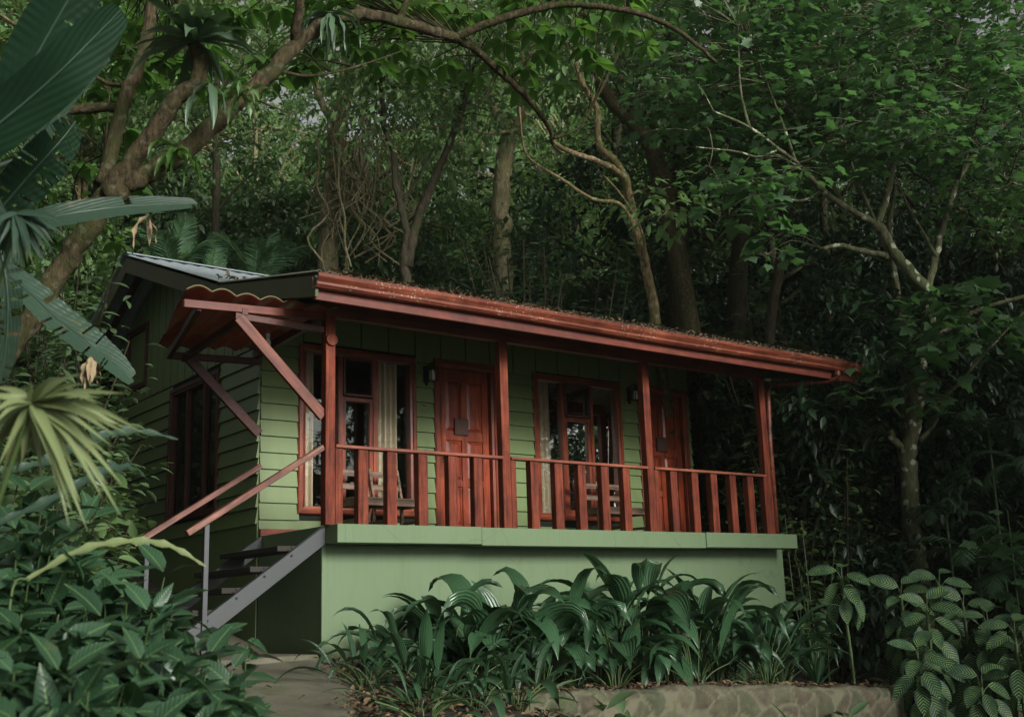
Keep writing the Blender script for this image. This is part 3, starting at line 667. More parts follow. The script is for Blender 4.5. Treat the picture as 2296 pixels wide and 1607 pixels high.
# porch chairs
def chair(label):
    o = empty("chair", label, "chair", (0, 0, 0), 0, "wooden slat back chairs on the porch")
    mb = MB(); w, d, h = .40, .40, .375
    mb.box(-w/2, w/2, -d/2, d/2, h-.018, h)
    mb.build("seat", m_chair, o, .003)
    mb = MB(); mb.box(-w/2+.02, w/2-.02, -d/2+.008, -d/2+.026, h-.085, h-.0185); mb.box(-w/2+.02, w/2-.02, d/2-.026, d/2-.008, h-.085, h-.0185)
    mb.box(-w/2+.008, -w/2+.024, -d/2+.03, d/2-.03, h-.085, h-.0185); mb.box(w/2-.024, w/2-.008, -d/2+.03, d/2-.03, h-.085, h-.0185)
    mb.box(-w/2+.008, -w/2+.024, -d/2+.03, d/2-.03, .12, .15); mb.box(w/2-.024, w/2-.008, -d/2+.03, d/2-.03, .12, .15)
    mb.build("apron", m_chair, o, .002)
    for s in (-1, 1):
        mb = MB(); mb.box(s*(w/2-.02)-.018, s*(w/2-.02)+.018, -d/2, -d/2+.036, 0, h-.019); mb.build("leg", m_chair, o, .003)
        mb = MB(); mb.beam((s*(w/2-.02), d/2-.01, 0), (s*(w/2-.02), d/2-.01, h), .034, .034, (0, 1, 0)); mb.beam((s*(w/2-.02), d/2-.012, h), (s*(w/2-.02), d/2+.085, h+.36), .03, .034, (0, 1, 0)); mb.build("back_post", m_chair, o, .003)
    for z in (h+.12, h+.27):
        mb = MB(); y = d/2-.012+.097*(z+.03-h)/.36; mb.box(-w/2+.035, w/2-.035, y-.009, y+.009, z, z+.065); mb.build("back_slat", m_chair, o, .003)
    return o
c0 = chair("brown slat back chair nearest the stair end, in front of the left window")
c0.location = (.96, 1.06, 0)
for (x, y, rz, lab) in ((1.40, 1.08, .03, "brown slat back chair beside the first, below the gathered curtain"),
                    (4.33, 1.08, -.04, "left one of the two brown chairs in front of the right window"),
                    (4.77, 1.06, .05, "right one of the two brown chairs before the right window")):
    c = copy_tree(c0); c.location = (x, y, 0); c.rotation_euler = (0, 0, rz); c['label'] = lab

# outside stairs
st = empty("staircase", "open stair with grey steel stringers, dark treads and red handrails at the cabin's end", "staircase", (0, 0, 0))
for y0, y1 in ((.075, .135), (1.44, 1.50)):
    sl = .70; L = 1.72; vs = [(x, y, z) for y in (y0, y1) for x, z in ((-.004, .0), (-.004, -.172), (-L, -L*sl-.172-.02), (-L-.1, -L*sl-.07))]
    MB().add(vs, [(0,1,2,3),(7,6,5,4),(0,4,5,1),(1,5,6,2),(2,6,7,3),(3,7,4,0)]).build("stringer", m_steel, st, .004)
bo = MB()
for k in range(6):
    for yy, dz_ in ((.075, 0), (.075, -.07)): bo.tube([(-.33-.262*k-.02, yy-.010, -.185*(k+1)-.03+dz_+.005), (-.33-.262*k-.02, yy+.004, -.185*(k+1)-.03+dz_+.005)], .011, 6)
    z = -.185*(k+1)-.003; x = -.33-.262*(k)
    mb = MB(); mb.box(x-.13, x+.14, .137, 1.438, z-.05, z); mb.build("tread", m_tread, st, .004)
bo.build("bolts", m_iron, st)['kind'] = 'stuff'
for y, x0 in ((.045, -.055), (1.50, -.01)):
    mb = MB(); mb.beam((x0, y, .725), (x0-1.30, y, -.10), .07, .055); hr = mb.build("handrail", m_railst, st, .004)
    mb = MB(); mb.box(-1.19, -1.145, y+.005, y+.05, -1.3, -.012); mb.build("rail_post", m_steel, hr, .003)
# ------------------------------------------------------------------ ground
def sstep(a, b, x): t = np.clip((x-a)/(b-a), 0, 1); return t*t*(3-2*t)
BX, BZ = [0, .6, 3.2, 5.8, 7.3, 9], [-1.40, -1.52, -1.60, -1.78, -2.03, -2.2]
def wally(x): return np.interp(x, [.4, 3.2, 5.8, 7.3, 9], [-1.55, -1.68, -1.80, -1.82, -1.85])
def ground(x, y):
    x = np.asarray(x, float); y = np.asarray(y, float)
    z = -1.25+.11*np.minimum(y, 0)
    rise = .26*(1-sstep(3, 11, x))+.09*sstep(3, 11, x)
    z = z+rise*np.maximum(y-1.0, 0)*1.0
    z = z+.05*np.maximum(y-9, 0)-.004*np.maximum(y-30, 0)*0
    z = z-.06*np.clip(x-1, 0, 8)*(1-sstep(2, 8, y)*.6)
    bed = np.interp(x, BX, BZ)
    inb = sstep(.2, .6, x)*(1-sstep(8.5, 10.5, x))*(1-sstep(.2, 1.5, y))
    front = sstep(-1.55, -1.75, y-0*x)
    zb = np.where(y > wally(x), bed, np.minimum(z, bed-.45))
    z = z*(1-inb)+zb*inb
    z = z+.12*np.maximum(-x-2.2, 0)*sstep(-9, -6.5, y)
    inh = (x > .3) & (x < 6.3) & (y > .4) & (y < 6.0); z = np.where(inh, -1.9, z)
    z = np.where((x > -.3) & (x <= .3) & (y > 1) & (y < 6.3), z, z)
    return z
def axis(parts):
    a = [];
    for s, e, d in parts: a += list(np.arange(s, e, d))
    return np.array(a+[parts[-1][1]])
gx = axis([(-32, -8, 2), (-8, 12, .22), (12, 66, 3)]); gy = axis([(-26, -10, 2), (-10, 9, .22), (9, 60, 3)])
GX, GY = np.meshgrid(gx, gy, indexing='ij'); GZ = ground(GX, GY)
rn = np.random.default_rng(11); GZ = GZ+rn.normal(0, .012, GZ.shape)
mb = MB(); nx, ny = GX.shape
mb.v = [tuple(p) for p in np.stack([GX, GY, GZ], -1).reshape(-1, 3)]
mb.f = [(i*ny+j, (i+1)*ny+j, (i+1)*ny+j+1, i*ny+j+1) for i in range(nx-1) for j in range(ny-1)]
tag(mb.build("ground", m_floor, None, 0, True), kind="structure")
# concrete path from the foot of the stairs to the camera side
PC = smooth_path([(-1.1, 1.9, 0), (-1.05, .4, 0), (-1.30, -.9, 0), (-1.95, -2.4, 0), (-2.9, -4.2, 0), (-4.2, -6.6, 0), (-5.2, -9.6, 0)], 8)[:, :2]
hw = np.interp(np.arange(len(PC)), [0, 8, 16, 24, 48], [1.12, 1.12, .92, .80, .8])
T = nrm(np.gradient(PC, axis=0)); Nn = np.stack([T[:, 1], -T[:, 0]], 1)
vs = []; rn = np.random.default_rng(3); K = 14
for i, c in enumerate(PC):
    for k in range(K+1):
        a = 2*k/K-1; e = rn.normal(0, .012) if abs(a) == 1 else 0
        q = c-Nn[i]*-(a*hw[i]+e); g = -1.25+.11*min(q[1], 0)+.26*max(q[1]-1, 0)
        vs.append((q[0], q[1], g+.05-(.06 if abs(a) == 1 else 0)+.008*math.sin(q[0]*3+q[1]*2)))
mb = MB().add(vs, [(i*(K+1)+k, i*(K+1)+k+1, (i+1)*(K+1)+k+1, (i+1)*(K+1)+k) for i in range(len(PC)-1) for k in range(K)])
tag(mb.build("path", m_conc, None, 0, True), kind="structure")
mb = MB(); vs = [(x, y, z) for z in (-1.5, -1.165) for x, y in ((-1.75, .25), (-.9, -.12), (-.02, .14), (-.02, 1.5), (-1.9, 1.5))]
mb.add(vs, [(4,3,2,1,0),(5,6,7,8,9)]+[(i, (i+1) % 5, 5+(i+1) % 5, 5+i) for i in range(5)])
tag(mb.build("stair_landing", m_conc, None, .02), kind="structure")
# stone retaining wall
rn = np.random.default_rng(8); mb = MB(); xs = np.arange(.42, 8.6, .07); vs = []; prof = 9
def wz(x): return np.interp(x, [.4, .66, 3.2, 5.8, 7.3, 9], [-1.53, -1.50, -1.575, -1.765, -2.03, -2.15])
xs = np.arange(.42, 8.6, .028); ks = 34
seeds = np.stack([rn.uniform(.2, 8.8, 210), rn.uniform(-.95, .15, 210)], 1); sval = rn.random(210); cols = []
for x in xs:
    yb = float(wally(x)); zt = float(wz(x))+.012*math.sin(x*5.3)+.008*math.sin(x*13)
    for k in range(ks+6):
        b = -.9+.9*k/ks if k <= ks else .004; front = k <= ks; q = np.array([x+.03*math.sin(b*17), b+.03*math.sin(x*11)])
        dd = np.sqrt((((seeds-q)*np.array([1, 1.25]))**2).sum(1)); o2 = np.argsort(dd)[:2]; e = dd[o2[1]]-dd[o2[0]]; joint = float(np.clip(1.4-e/.022, 0, 1)); bulge = min(e/.09, 1)*.028
        if front: rnd = .05*max(0, (b+.07)/.07)**2; vs.append((x, yb-.245-bulge+rnd+rn.normal(0, .0025), zt+b-(rnd*.3)))
        else: vs.append((x, yb-.19+.05*(k-ks-1)+rn.normal(0, .003), zt+rn.normal(0, .006)-(.02 if k == ks+5 else 0)))
        cols.append((sval[o2[0]], joint if front else .35, 0, 1))
n = ks+6; mb.add(vs, [(i*n+k, (i+1)*n+k, (i+1)*n+k+1, i*n+k+1) for i in range(len(xs)-1) for k in range(n-1)]+[tuple(range(n))])
sw = mb.build("stone_wall", m_stone, None, 0, True); ca = sw.data.color_attributes.new("stone", 'FLOAT_COLOR', 'POINT'); ca.data.foreach_set('color', np.array(cols, np.float32).ravel())
tag(sw, "low stone retaining wall holding the planting bed, bottom right", "wall")
# leaf litter, stuff
def litter(name, pts, n, rng, size=(.04, .09), mat=None, up=.012):
    P = pts(n); S = rng.uniform(*size, n); Dd = nrm(np.stack([rng.normal(size=n), rng.normal(size=n), rng.normal(0, .25, n)], -1)); Nv = np.stack([rng.normal(0, .35, n), rng.normal(0, .35, n), np.ones(n)], -1)
    o = leaf_mesh(name, T_WIDE, P+np.array([0, 0, up]), Dd, Nv, S, S, mat or m_litter); o['kind'] = 'stuff'; return o
rl_ = np.random.default_rng(21)
def bedpts(n):
    x = rl_.uniform(-.1, 8.3, n); y = wally(x)+rl_.uniform(-.15, 1.7, n)*rl_.uniform(.1, 1, n); z = ground(x, y); return np.stack([x, y, np.where(y < wally(x)+.02, wz(x)+.01, z)+rl_.uniform(0, .03, n)], -1)
litter("leaf_litter", bedpts, 2600, rl_, (.03, .08))
def edgepts(n):
    i = rl_.integers(10, 30, n); off = np.abs(rl_.normal(0, .22, n)); c = PC[i]+rl_.normal(0, .08, (n, 2)); q = c+Nn[i]*(hw[i]-.06+off)[:, None]*np.sign(Nn[i][:, 0:1]); return np.stack([q[:, 0], q[:, 1], ground(q[:, 0], q[:, 1])+.03+rl_.uniform(0, .05, n)], -1)
litter("leaf_litter", edgepts, 420, rl_, (.03, .08))
def bankpts(n):
    x = rl_.uniform(-1.1, 1.0, n); y = rl_.uniform(-3.4, -1.75, n); return np.stack([x, y, ground(x, y)+.01+rl_.uniform(0, .03, n)], -1)
litter("leaf_litter", bankpts, 900, rl_, (.03, .08))
def pathpts(n):
    i = rl_.integers(0, 34, n); q = PC[i]+Nn[i]*(rl_.uniform(-1, 1, n)*hw[i])[:, None]; return np.stack([q[:, 0], q[:, 1], -1.25+.11*np.minimum(q[:, 1], 0)+.06+.0*q[:, 0]], -1)
litter("leaf_litter", pathpts, 60, rl_, (.03, .07))
def roofpts(n):
    x = rl_.uniform(-.3, 7.3, n); w = rl_.random(n) < .85
    y = np.where(w, rl_.uniform(-.71, -.5, n), rl_.uniform(-.6, .6, n)); return np.stack([x, y, np.interp(y, [-.72, 1.55], [2.205, 2.66])+rl_.uniform(0, .025, n)*1.0], -1)
litter("roof_leaf_litter", roofpts, 1500, rl_, (.025, .06))
def kinkpts(n):
    x = rl_.uniform(-.4, 3, n)**1; y = rl_.normal(1.75, .12, n); return np.stack([x, y, np.interp(y, [1.55, 4.59], [2.69, 3.81])+rl_.uniform(0, .04, n)], -1)
litter("roof_leaf_litter", kinkpts, 260, rl_, (.03, .08))
# ground cover, stuff
n = 26000; gr = np.random.default_rng(4)
x = gr.uniform(-9, 26, n); y = gr.uniform(-4, 26, n)
k = ~((x > -.4) & (x < 8.4) & (y > -2.2) & (y < 6.3)) & ~((x > -4.2) & (x < -.0) & (y < 2.2)); x, y = x[k], y[k]; n = len(x)
P = np.stack([x, y, ground(x, y)+gr.uniform(0, .35, n)**1.5], -1)
o = leaf_mesh("ground_cover", T_LEAF, P, np.stack([gr.normal(size=n), gr.normal(size=n), gr.normal(.2, .4, n)], -1), np.stack([gr.normal(0, .4, n), gr.normal(0, .4, n), np.ones(n)], -1), gr.uniform(.12, .3, n), gr.uniform(.12, .3, n), L_under); o['kind'] = 'stuff'
# ------------------------------------------------------------------ vegetation
def rot_to(v, rng, ang):
    v = nrm(np.array(v)); r = nrm(rng.normal(size=3)); a = np.cross(v, r); a = nrm(a); return nrm(v*math.cos(ang)+a*math.sin(ang))
def limb_path(p, d, L, rng, n=5, bend=.25, grav=0):
    pts = [np.array(p, float)]; d = np.array(d, float)
    for i in range(n):
        d = nrm(d+rng.normal(0, bend, 3)+np.array([0, 0, grav])); pts.append(pts[-1]+d*L/n)
    return np.array(pts)
def twig_leaves(pts, n, rng, jit=.05, out=.8, droop=.2):
    """n leaf positions/directions along a twig"""
    m = len(pts)-1; t = rng.uniform(.15, 1.05, n)*m; i = np.clip(t.astype(int), 0, m-1); f = (t-i)[:, None]
    P = pts[i]*(1-f)+pts[i+1]*f; T = nrm(pts[i+1]-pts[i]); side = nrm(np.cross(T, rng.normal(size=(n, 3))))
    Dd = nrm(T*.6+side*out+np.array([0, 0, -droop])); return P+rng.normal(0, jit, (n, 3)), Dd

def tree_template(seed, H, r0, base, nl, spread, leaf, per, T, tmat, lmat, levels=(5, 4), up=.35, lean=.05, top=.8, weep=0, flat=.75):
    rng = np.random.default_rng(seed)
    tr = limb_path((0, 0, 0), (rng.normal(0, lean), rng.normal(0, lean), 1), H, rng, 9, .07, .12)
    mb = MB(); sm = smooth_path(tr, 3); mb.tube(sm, np.linspace(1, .22, len(sm))**1.1*r0, 8, True, .25, rng)
    LP, LD = [], []
    for i in range(nl):
        f = base+(1-base)*(i+.5)/nl; p = sm[int(f*(len(sm)-1))]
        a = i*2.4+rng.normal(0, .4); L = spread*(1-.55*max(0, (f-.5)*2*top))*rng.uniform(.7, 1.2)
        l1 = limb_path(p, (math.cos(a), math.sin(a), up+.5*f), L, rng, 5, .22, .03-weep); mb.tube(l1, np.linspace(r0*.34, r0*.1, 6), 5, False)
        for j in range(levels[0]):
            q = l1[min(5, 1+j)]; d2 = rot_to(l1[-1]-l1[0], rng, rng.uniform(.4, 1.1)); l2 = limb_path(q, d2, L*rng.uniform(.35, .6), rng, 4, .25, .0-weep); mb.tube(l2, np.linspace(r0*.11, r0*.04, 5), 4, False)
            for k in range(levels[1]):
                q2 = l2[min(4, 1+k)]; d3 = rot_to(l2[-1]-l2[0], rng, rng.uniform(.3, 1.2)); l3 = limb_path(q2, d3, L*rng.uniform(.15, .3), rng, 3, .3, -.05-weep)
                if k % 2 == 0: mb.tube(l3, np.linspace(r0*.04, r0*.02, 4), 3, False)
                P, Dd = twig_leaves(l3, per, rng, leaf*.5); LP.append(P); LD.append(Dd)
    LP = np.vstack(LP); LD = np.vstack(LD); n = len(LP)
    Nv = nrm(np.stack([rng.normal(0, flat, n), rng.normal(0, flat, n), np.ones(n)], -1)); S = leaf*rng.uniform(.6, 1.25, n)
    root = empty("forest_tree", "x", "tree"); mb.build("trunk", tmat, root, 0, True)
    leaf_mesh("crown", T, LP, LD, Nv, S, S*rng.uniform(.75, 1.1, n), lmat, root); return root

TP = [
 tree_template(1, 11, .17, .30, 15, 3.2, .17, 26, T_FAR, B_mossy, L_far, (5, 5)),
 tree_template(2, 13, .15, .40, 14, 3.0, .15, 28, T_FAR, B_dark, L_far2, (5, 5), up=.5),
 tree_template(3, 9, .12, .18, 15, 2.8, .19, 22, T_LEAF, B_brown, L_far, (5, 4), up=.15, weep=.05),
 tree_template(4, 5, .06, .08, 13, 1.9, .17, 22, T_LEAF, B_dark, L_under, (5, 4), up=.5, flat=.35),
 tree_template(5, 3.2, .04, .05, 12, 1.5, .16, 20, T_LEAF, B_dark, L_far2, (5, 4), up=.7, flat=.35),
 tree_template(6, 16, .22, .35, 16, 3.8, .19, 28, T_FAR, B_pale, L_far, (5, 5), up=.4),
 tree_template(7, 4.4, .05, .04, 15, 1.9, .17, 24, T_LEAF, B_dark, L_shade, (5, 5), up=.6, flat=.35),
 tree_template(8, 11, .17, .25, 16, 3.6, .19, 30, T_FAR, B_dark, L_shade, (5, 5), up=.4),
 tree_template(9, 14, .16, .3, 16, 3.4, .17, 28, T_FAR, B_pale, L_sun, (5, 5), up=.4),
]
used = [False]*len(TP); rp = np.random.default_rng(77)
def plant(k, x, y, sc, label, group, dz=-.1, rz=None, name=None, cat="tree"):
    if not used[k]: o = TP[k]; used[k] = True
    else: o = copy_tree(TP[k])
    o.location = (x, y, float(ground(x, y))+dz); o.rotation_euler = (0, 0, rp.uniform(0, 6.28) if rz is None else rz); o.scale = (sc, sc, sc*rp.uniform(.92, 1.1))
    o['label'] = label; o['group'] = group; o['category'] = cat
    if name: o.name = name
    return o
def okpos(x, y, m=1.2): return not (-1.5-m < x < 7.6+m and -3 < y < 6.9+m) and not (x < -.5 and y < 4.5)
# middle and far forest, laid out on the ground behind and beside the cabin
TI = {0: "tall leafy tree of the dense forest behind the cabin", 1: "tall dark tree of the dense forest behind the cabin", 2: "low branching tree of the dense forest behind the cabin",
      3: "leafy young tree of the dense undergrowth around the cabin", 4: "dark leafy shrub of the dense undergrowth around the cabin", 5: "tallest pale barked tree of the dense forest behind the cabin", 6: "bush with shade painted into its leaves, right of the cabin", 7: "tree with shade painted into its leaves, right of the cabin", 8: "tree with light painted into its leaves, in the forest behind the roof"}
cnt = 0
for t, us, ks, sc in ((19.5, range(-150, 2500, 330), (2, 0, 2), (.75, .95)), (23, range(-250, 2600, 270), (0, 1, 2), (.8, 1.1)), (27.5, range(-300, 2700, 270), (1, 0, 5), (.85, 1.1)), (33, range(-400, 2800, 280), (5, 0, 1), (.95, 1.2)), (40, range(-400, 2800, 300), (5, 1, 0), (1.1, 1.4)), (47, range(-300, 2700, 260), (5, 0, 5), (1.1, 1.5))):
    for u in us:
        p = pd(u+rp.uniform(-90, 90), 1300, t+rp.uniform(-1.6, 1.6)); x, y = p[0], p[1]
        if not okpos(x, y, 1.0): continue
        if (560 < u < 860 and t > 22 and t < 50 and rp.random() < .55) or (620 < u < 740 and t > 22): continue      # the light gap left of the middle
        if 420 < u < 1500 and t < 26 and rp.random() < .6: continue
        if u > 1500 and t < 22 and rp.random() < .6: continue
        k = ks[cnt % 3]; cnt += 1
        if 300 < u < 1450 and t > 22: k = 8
        plant(k, x, y, rp.uniform(*sc), TI[k], "forest trees behind the cabin")
for i, u in enumerate(range(300, 1460, 105)):
    p = pd(u+rp.uniform(-40, 40), 1300, rp.uniform(22, 32))
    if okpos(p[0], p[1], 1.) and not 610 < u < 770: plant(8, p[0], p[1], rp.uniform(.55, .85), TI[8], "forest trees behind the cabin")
for t, us, sc in ((17.2, range(-200, 2500, 190), (.8, 1.15)), (20.5, range(-200, 2500, 190), (.9, 1.3)), (25, range(-300, 2600, 210), (1.1, 1.6)), (31, range(-300, 2700, 260), (1.4, 2.0))):
    for u in us:
        p = pd(u+rp.uniform(-80, 80), 1300, t+rp.uniform(-1.2, 1.2)); x, y = p[0], p[1]
        if not okpos(x, y, .3): continue
        k = 3 if rp.random() < .55 else 4
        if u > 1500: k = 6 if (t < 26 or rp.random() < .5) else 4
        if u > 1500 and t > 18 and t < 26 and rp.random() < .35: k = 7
        plant(k, x, y, rp.uniform(*sc)*(1.25 if k == 4 else 1)*(.8 if k == 7 else 1), TI[k], "undergrowth around the cabin", name="shrub" if k in (4, 6) else "young_tree", cat="shrub" if k in (4, 6) else "tree")

# hand placed trees whose limbs can be told apart
class Hero:
    def __init__(s, name, label, cat, base, group=None, seed=0):
        s.base = np.array(base, float); s.root = empty(name, label, cat, tuple(s.base), 0, group); s.mb = MB(); s.tw = MB(); s.pts = []
        s.rng = np.random.default_rng(seed); s.L = []
    def limb(s, px, w0, w1, n=9, mb=None, world=False):
        W = [np.array(p) if world else pd(*p) for p in px]; P = smooth_path(W, 5); t = np.mean([(q-CAM)@_fw for q in P])
        r = np.linspace(w0, w1, len(P))*.5*t/F
        P = P+s.rng.normal(0, 1, P.shape)*(r*.12)[:, None]
        (mb or s.mb).tube(P-s.base, r, n, True, .22, s.rng); s.pts += list(P[1:]); return P
    def near(s, c):
        A = np.array(s.pts); return A[np.argmin(((A-c)**2).sum(1)+np.maximum(A[:, 2]-c[2]-.2, 0)*3)]
    def twig(s, c, r=.008, sag=.1):
        a = s.near(c); m = (a+c)/2+s.rng.normal(0, .06, 3)*np.linalg.norm(c-a)+np.array([0, 0, sag*np.linalg.norm(c-a)])
        P = smooth_path([a, m, c], 3); s.tw.tube(P-s.base, np.linspace(r*1.5, r*.6, len(P)), 4, False); return P[-1]-P[-2]
    def disc(s, c, n, R, leaf, flat=.25, thick=.12):
        """layer of leaves spread round c"""
        d = s.twig(c, max(.004, R*.012)); a = s.rng.uniform(0, 6.283, n); r = R*np.sqrt(s.rng.uniform(.02, 1, n))
        P = c+np.stack([np.cos(a)*r, np.sin(a)*r, s.rng.normal(0, thick, n)-r*.15], -1)
        Dd = np.stack([np.cos(a)+s.rng.normal(0, .5, n), np.sin(a)+s.rng.normal(0, .5, n), s.rng.normal(-.2, .25, n)], -1)
        for k in range(0, min(n, 8)): s.tw.tube([c-s.base, (c*.4+P[k]*.6)+np.array([0, 0, .02])-s.base, P[k]-s.base], [.004+R*.004, .003, .002], 3, False)
        s.L.append((P, Dd, nrm(np.stack([s.rng.normal(0, flat, n), s.rng.normal(0, flat, n), np.ones(n)], -1)), leaf*s.rng.uniform(.65, 1.2, n)))
    def cloud(s, c, n, R, leaf, tw=10, flat=.5):
        for k in range(tw):
            q = c+s.rng.normal(0, .45, 3)*R; m = n//tw; s.twig(q, .012)
            P = q+s.rng.normal(0, .26, (m, 3))*R; Dd = nrm(P-q+s.rng.normal(0, .2, (m, 3)))+np.array([0, 0, -.25])
            s.L.append((P, Dd, nrm(np.stack([s.rng.normal(0, flat, m), s.rng.normal(0, flat, m), np.ones(m)], -1)), leaf*s.rng.uniform(.6, 1.25, m)))
    def whorl(s, c, n, leaf, droop=.35, tw=True):
        if tw: s.twig(c, .005)
        a = np.arange(n)*6.283/n+s.rng.uniform(0, 6); Dd = np.stack([np.cos(a), np.sin(a), s.rng.normal(-droop, .25, n)], -1)
        s.L.append((np.repeat(c[None], n, 0)+Dd*.02, Dd, np.stack([s.rng.normal(0, .3, n), s.rng.normal(0, .3, n), np.ones(n)], -1), leaf*s.rng.uniform(.75, 1.2, n)))
    def build(s, tmat, T=None, lmat=None, wr=1.0, crown="crown"):
        o = s.mb.build("trunk", tmat, s.root, 0, True)
        if s.tw.v: s.tw.build("twigs", tmat, s.root, 0, True)
        if s.L and lmat:
            P = np.vstack([a[0] for a in s.L])-s.base; Dd = np.vstack([a[1] for a in s.L]); Nv = np.vstack([a[2] for a in s.L]); S = np.concatenate([a[3] for a in s.L])
            leaf_mesh(crown, T, P, Dd, Nv, S, S*wr*s.rng.uniform(.85, 1.1, len(S)), lmat, s.root)
        return s.root
def gbase(u, t, v=1300):
    p = pd(u, v, t); return np.array([p[0], p[1], float(ground(p[0], p[1]))-.1])
def crowd(h, cs, n, R, leaf, tw=8):
    for c in cs: h.cloud(pd(*c), n, R, leaf, tw)

# viny pale trunk left of the middle
h = Hero("vine_hung_tree", "pale mossy trunk hung with a curtain of thin lianas, left of the middle", "tree", gbase(735, 19), None, 1)
h.limb([(728, 1180, 19), (730, 900, 19), (732, 620, 19), (738, 500, 19), (745, 390, 19), (762, 290, 19), (775, 180, 19), (790, 40, 19.3)], 54, 26, 10)
h.limb([(762, 290, 19), (720, 230, 19), (690, 130, 19.3), (650, 20, 19.6)], 22, 9); h.limb([(770, 220, 19), (840, 150, 18.6), (930, 100, 18.3)], 20, 8)
crowd(h, [(800, -20, 19), (860, 110, 18.5), (930, 60, 18.2), (800, 230, 19), (900, 200, 18.6)], 700, 1.1, .15)
r = h.build(B_pale, T_FAR, L_far)
vr = np.random.default_rng(12); mb = MB()
for i in range(46):
    u = vr.uniform(735, 835) if i < 36 else vr.uniform(690, 900); t = 18.6+vr.normal(0, .35); v0 = vr.uniform(230, 330); v1 = vr.uniform(420, 650)
    p = [pd(u+vr.normal(0, 9)*k+vr.normal(0, 7), v0+(v1-v0)*k/5, t) for k in range(6)]
    mb.tube(smooth_path(p, 3)-h.base, vr.uniform(.008, .022), 4, False)
for i in range(14):
    a = pd(vr.uniform(735, 820), vr.uniform(250, 420), 18.5); b = pd(vr.uniform(760, 860), vr.uniform(260, 480), 18.4); m = (a+b)/2-np.array([0, 0, vr.uniform(.3, .9)])
    mb.tube(smooth_path([a, m, b], 6)-h.base, vr.uniform(.008, .018), 4, False)
mb.build("lianas", B_pale, r, 0, True)

h = Hero("forked_tree", "straight moss and lichen blotched trunk forking in two, centre of the forest", "tree", gbase(1125, 18), None, 2)
h.limb([(1120, 1100, 18), (1122, 800, 18), (1128, 620, 18), (1126, 500, 18), (1124, 420, 18), (1136, 340, 18), (1144, 292, 18)], 46, 36, 12)
h.limb([(1142, 300, 18), (1118, 262, 18), (1096, 215, 18), (1078, 150, 18.2), (1050, 40, 18.4)], 26, 11); h.limb([(1148, 300, 18), (1166, 262, 18), (1172, 200, 18), (1188, 120, 17.8), (1200, 0, 17.8)], 24, 12)
h.limb([(1160, 292, 17.9), (1090, 300, 17.6), (1050, 285, 17.4), (1000, 282, 17.2)], 10, 4)
crowd(h, [(1060, 60, 18.3), (1110, -30, 18), (1200, 20, 18), (1240, 100, 17.8), (1000, 150, 17.6), (1010, 290, 17.4), (1180, 190, 18.6)], 420, 1.0, .15)
h.build(B_pale, T_FAR, L_far)

h = Hero("crooked_tree", "thin dark crooked trunk with a mossy leaning side trunk, left of the forked tree", "tree", gbase(908, 17), None, 3)
h.limb([(905, 1000, 17), (912, 760, 17), (912, 640, 17), (908, 570, 17), (914, 530, 17), (900, 470, 17), (886, 400, 17), (882, 340, 17), (862, 285, 17), (855, 200, 17)], 24, 12)
h.limb([(912, 600, 17), (935, 500, 17), (968, 415, 17), (998, 345, 17), (1030, 265, 17), (1055, 170, 17)], 24, 12)
h.limb([(900, 450, 17), (930, 415, 17), (950, 370, 17), (975, 330, 17.1)], 8, 4); h.limb([(905, 500, 17), (935, 470, 17), (945, 440, 17.1)], 8, 5)
crowd(h, [(860, 190, 17), (820, 100, 17), (1050, 160, 17), (1080, 70, 16.8), (960, 130, 17)], 650, .9, .14)
h.build(B_dark, T_FAR, L_far2)

h = Hero("twisting_tree", "twisting lichen spotted trunk right of the middle with long pale side limbs", "tree", gbase(1500, 15.6), None, 4)
h.limb([(1505, 1200, 16), (1490, 900, 15.8), (1470, 720, 15.6), (1448, 600, 15.5), (1424, 520, 15.4), (1416, 472, 15.3), (1401, 398, 15.2), (1372, 355, 15.1), (1342, 322, 15), (1338, 242, 15), (1305, 186, 15), (1287, 108, 15), (1280, 0, 15)], 28, 9, 10)
h.limb([(1401, 398, 15.2), (1364, 372, 14.9), (1305, 350, 14.6), (1271, 338, 14.3), (1240, 318, 14.1)], 15, 9); h.limb([(1448, 600, 15.5), (1401, 468, 15), (1327, 446, 14.8), (1260, 402, 14.6), (1189, 357, 14.4), (1171, 309, 14.3), (1165, 240, 14.3)], 10, 4)
h.limb([(1448, 600, 15.4), (1440, 520, 15.2), (1395, 440, 15.1), (1340, 380, 15)], 6, 3)
crowd(h, [(1290, 20, 15), (1240, -60, 14.8), (1350, -40, 15.2)], 500, .8, .14)
h.disc(pd(1500, 470, 14.8), 60, .6, .2); h.disc(pd(1440, 430, 15.4), 60, .6, .18)
h.build(B_mossy, T_LEAF, L_far)
h = Hero("leaning_tree", "thick brown leaning trunk crossing behind the twisting tree", "tree", gbase(1560, 17.2), None, 5)
h.limb([(1600, 1150, 17.5), (1560, 800, 17.2), (1500, 480, 17), (1468, 346, 17), (1439, 297, 17), (1401, 260, 17), (1355, 200, 17), (1330, 140, 17), (1300, 60, 17)], 46, 24, 10)
h.limb([(1401, 262, 17), (1425, 240, 17), (1440, 200, 17)], 12, 7)
crowd(h, [(1300, 40, 17), (1380, 60, 17.3), (1420, -30, 17)], 700, 1.1, .15)
h.build(B_brown, T_FAR, L_far2)
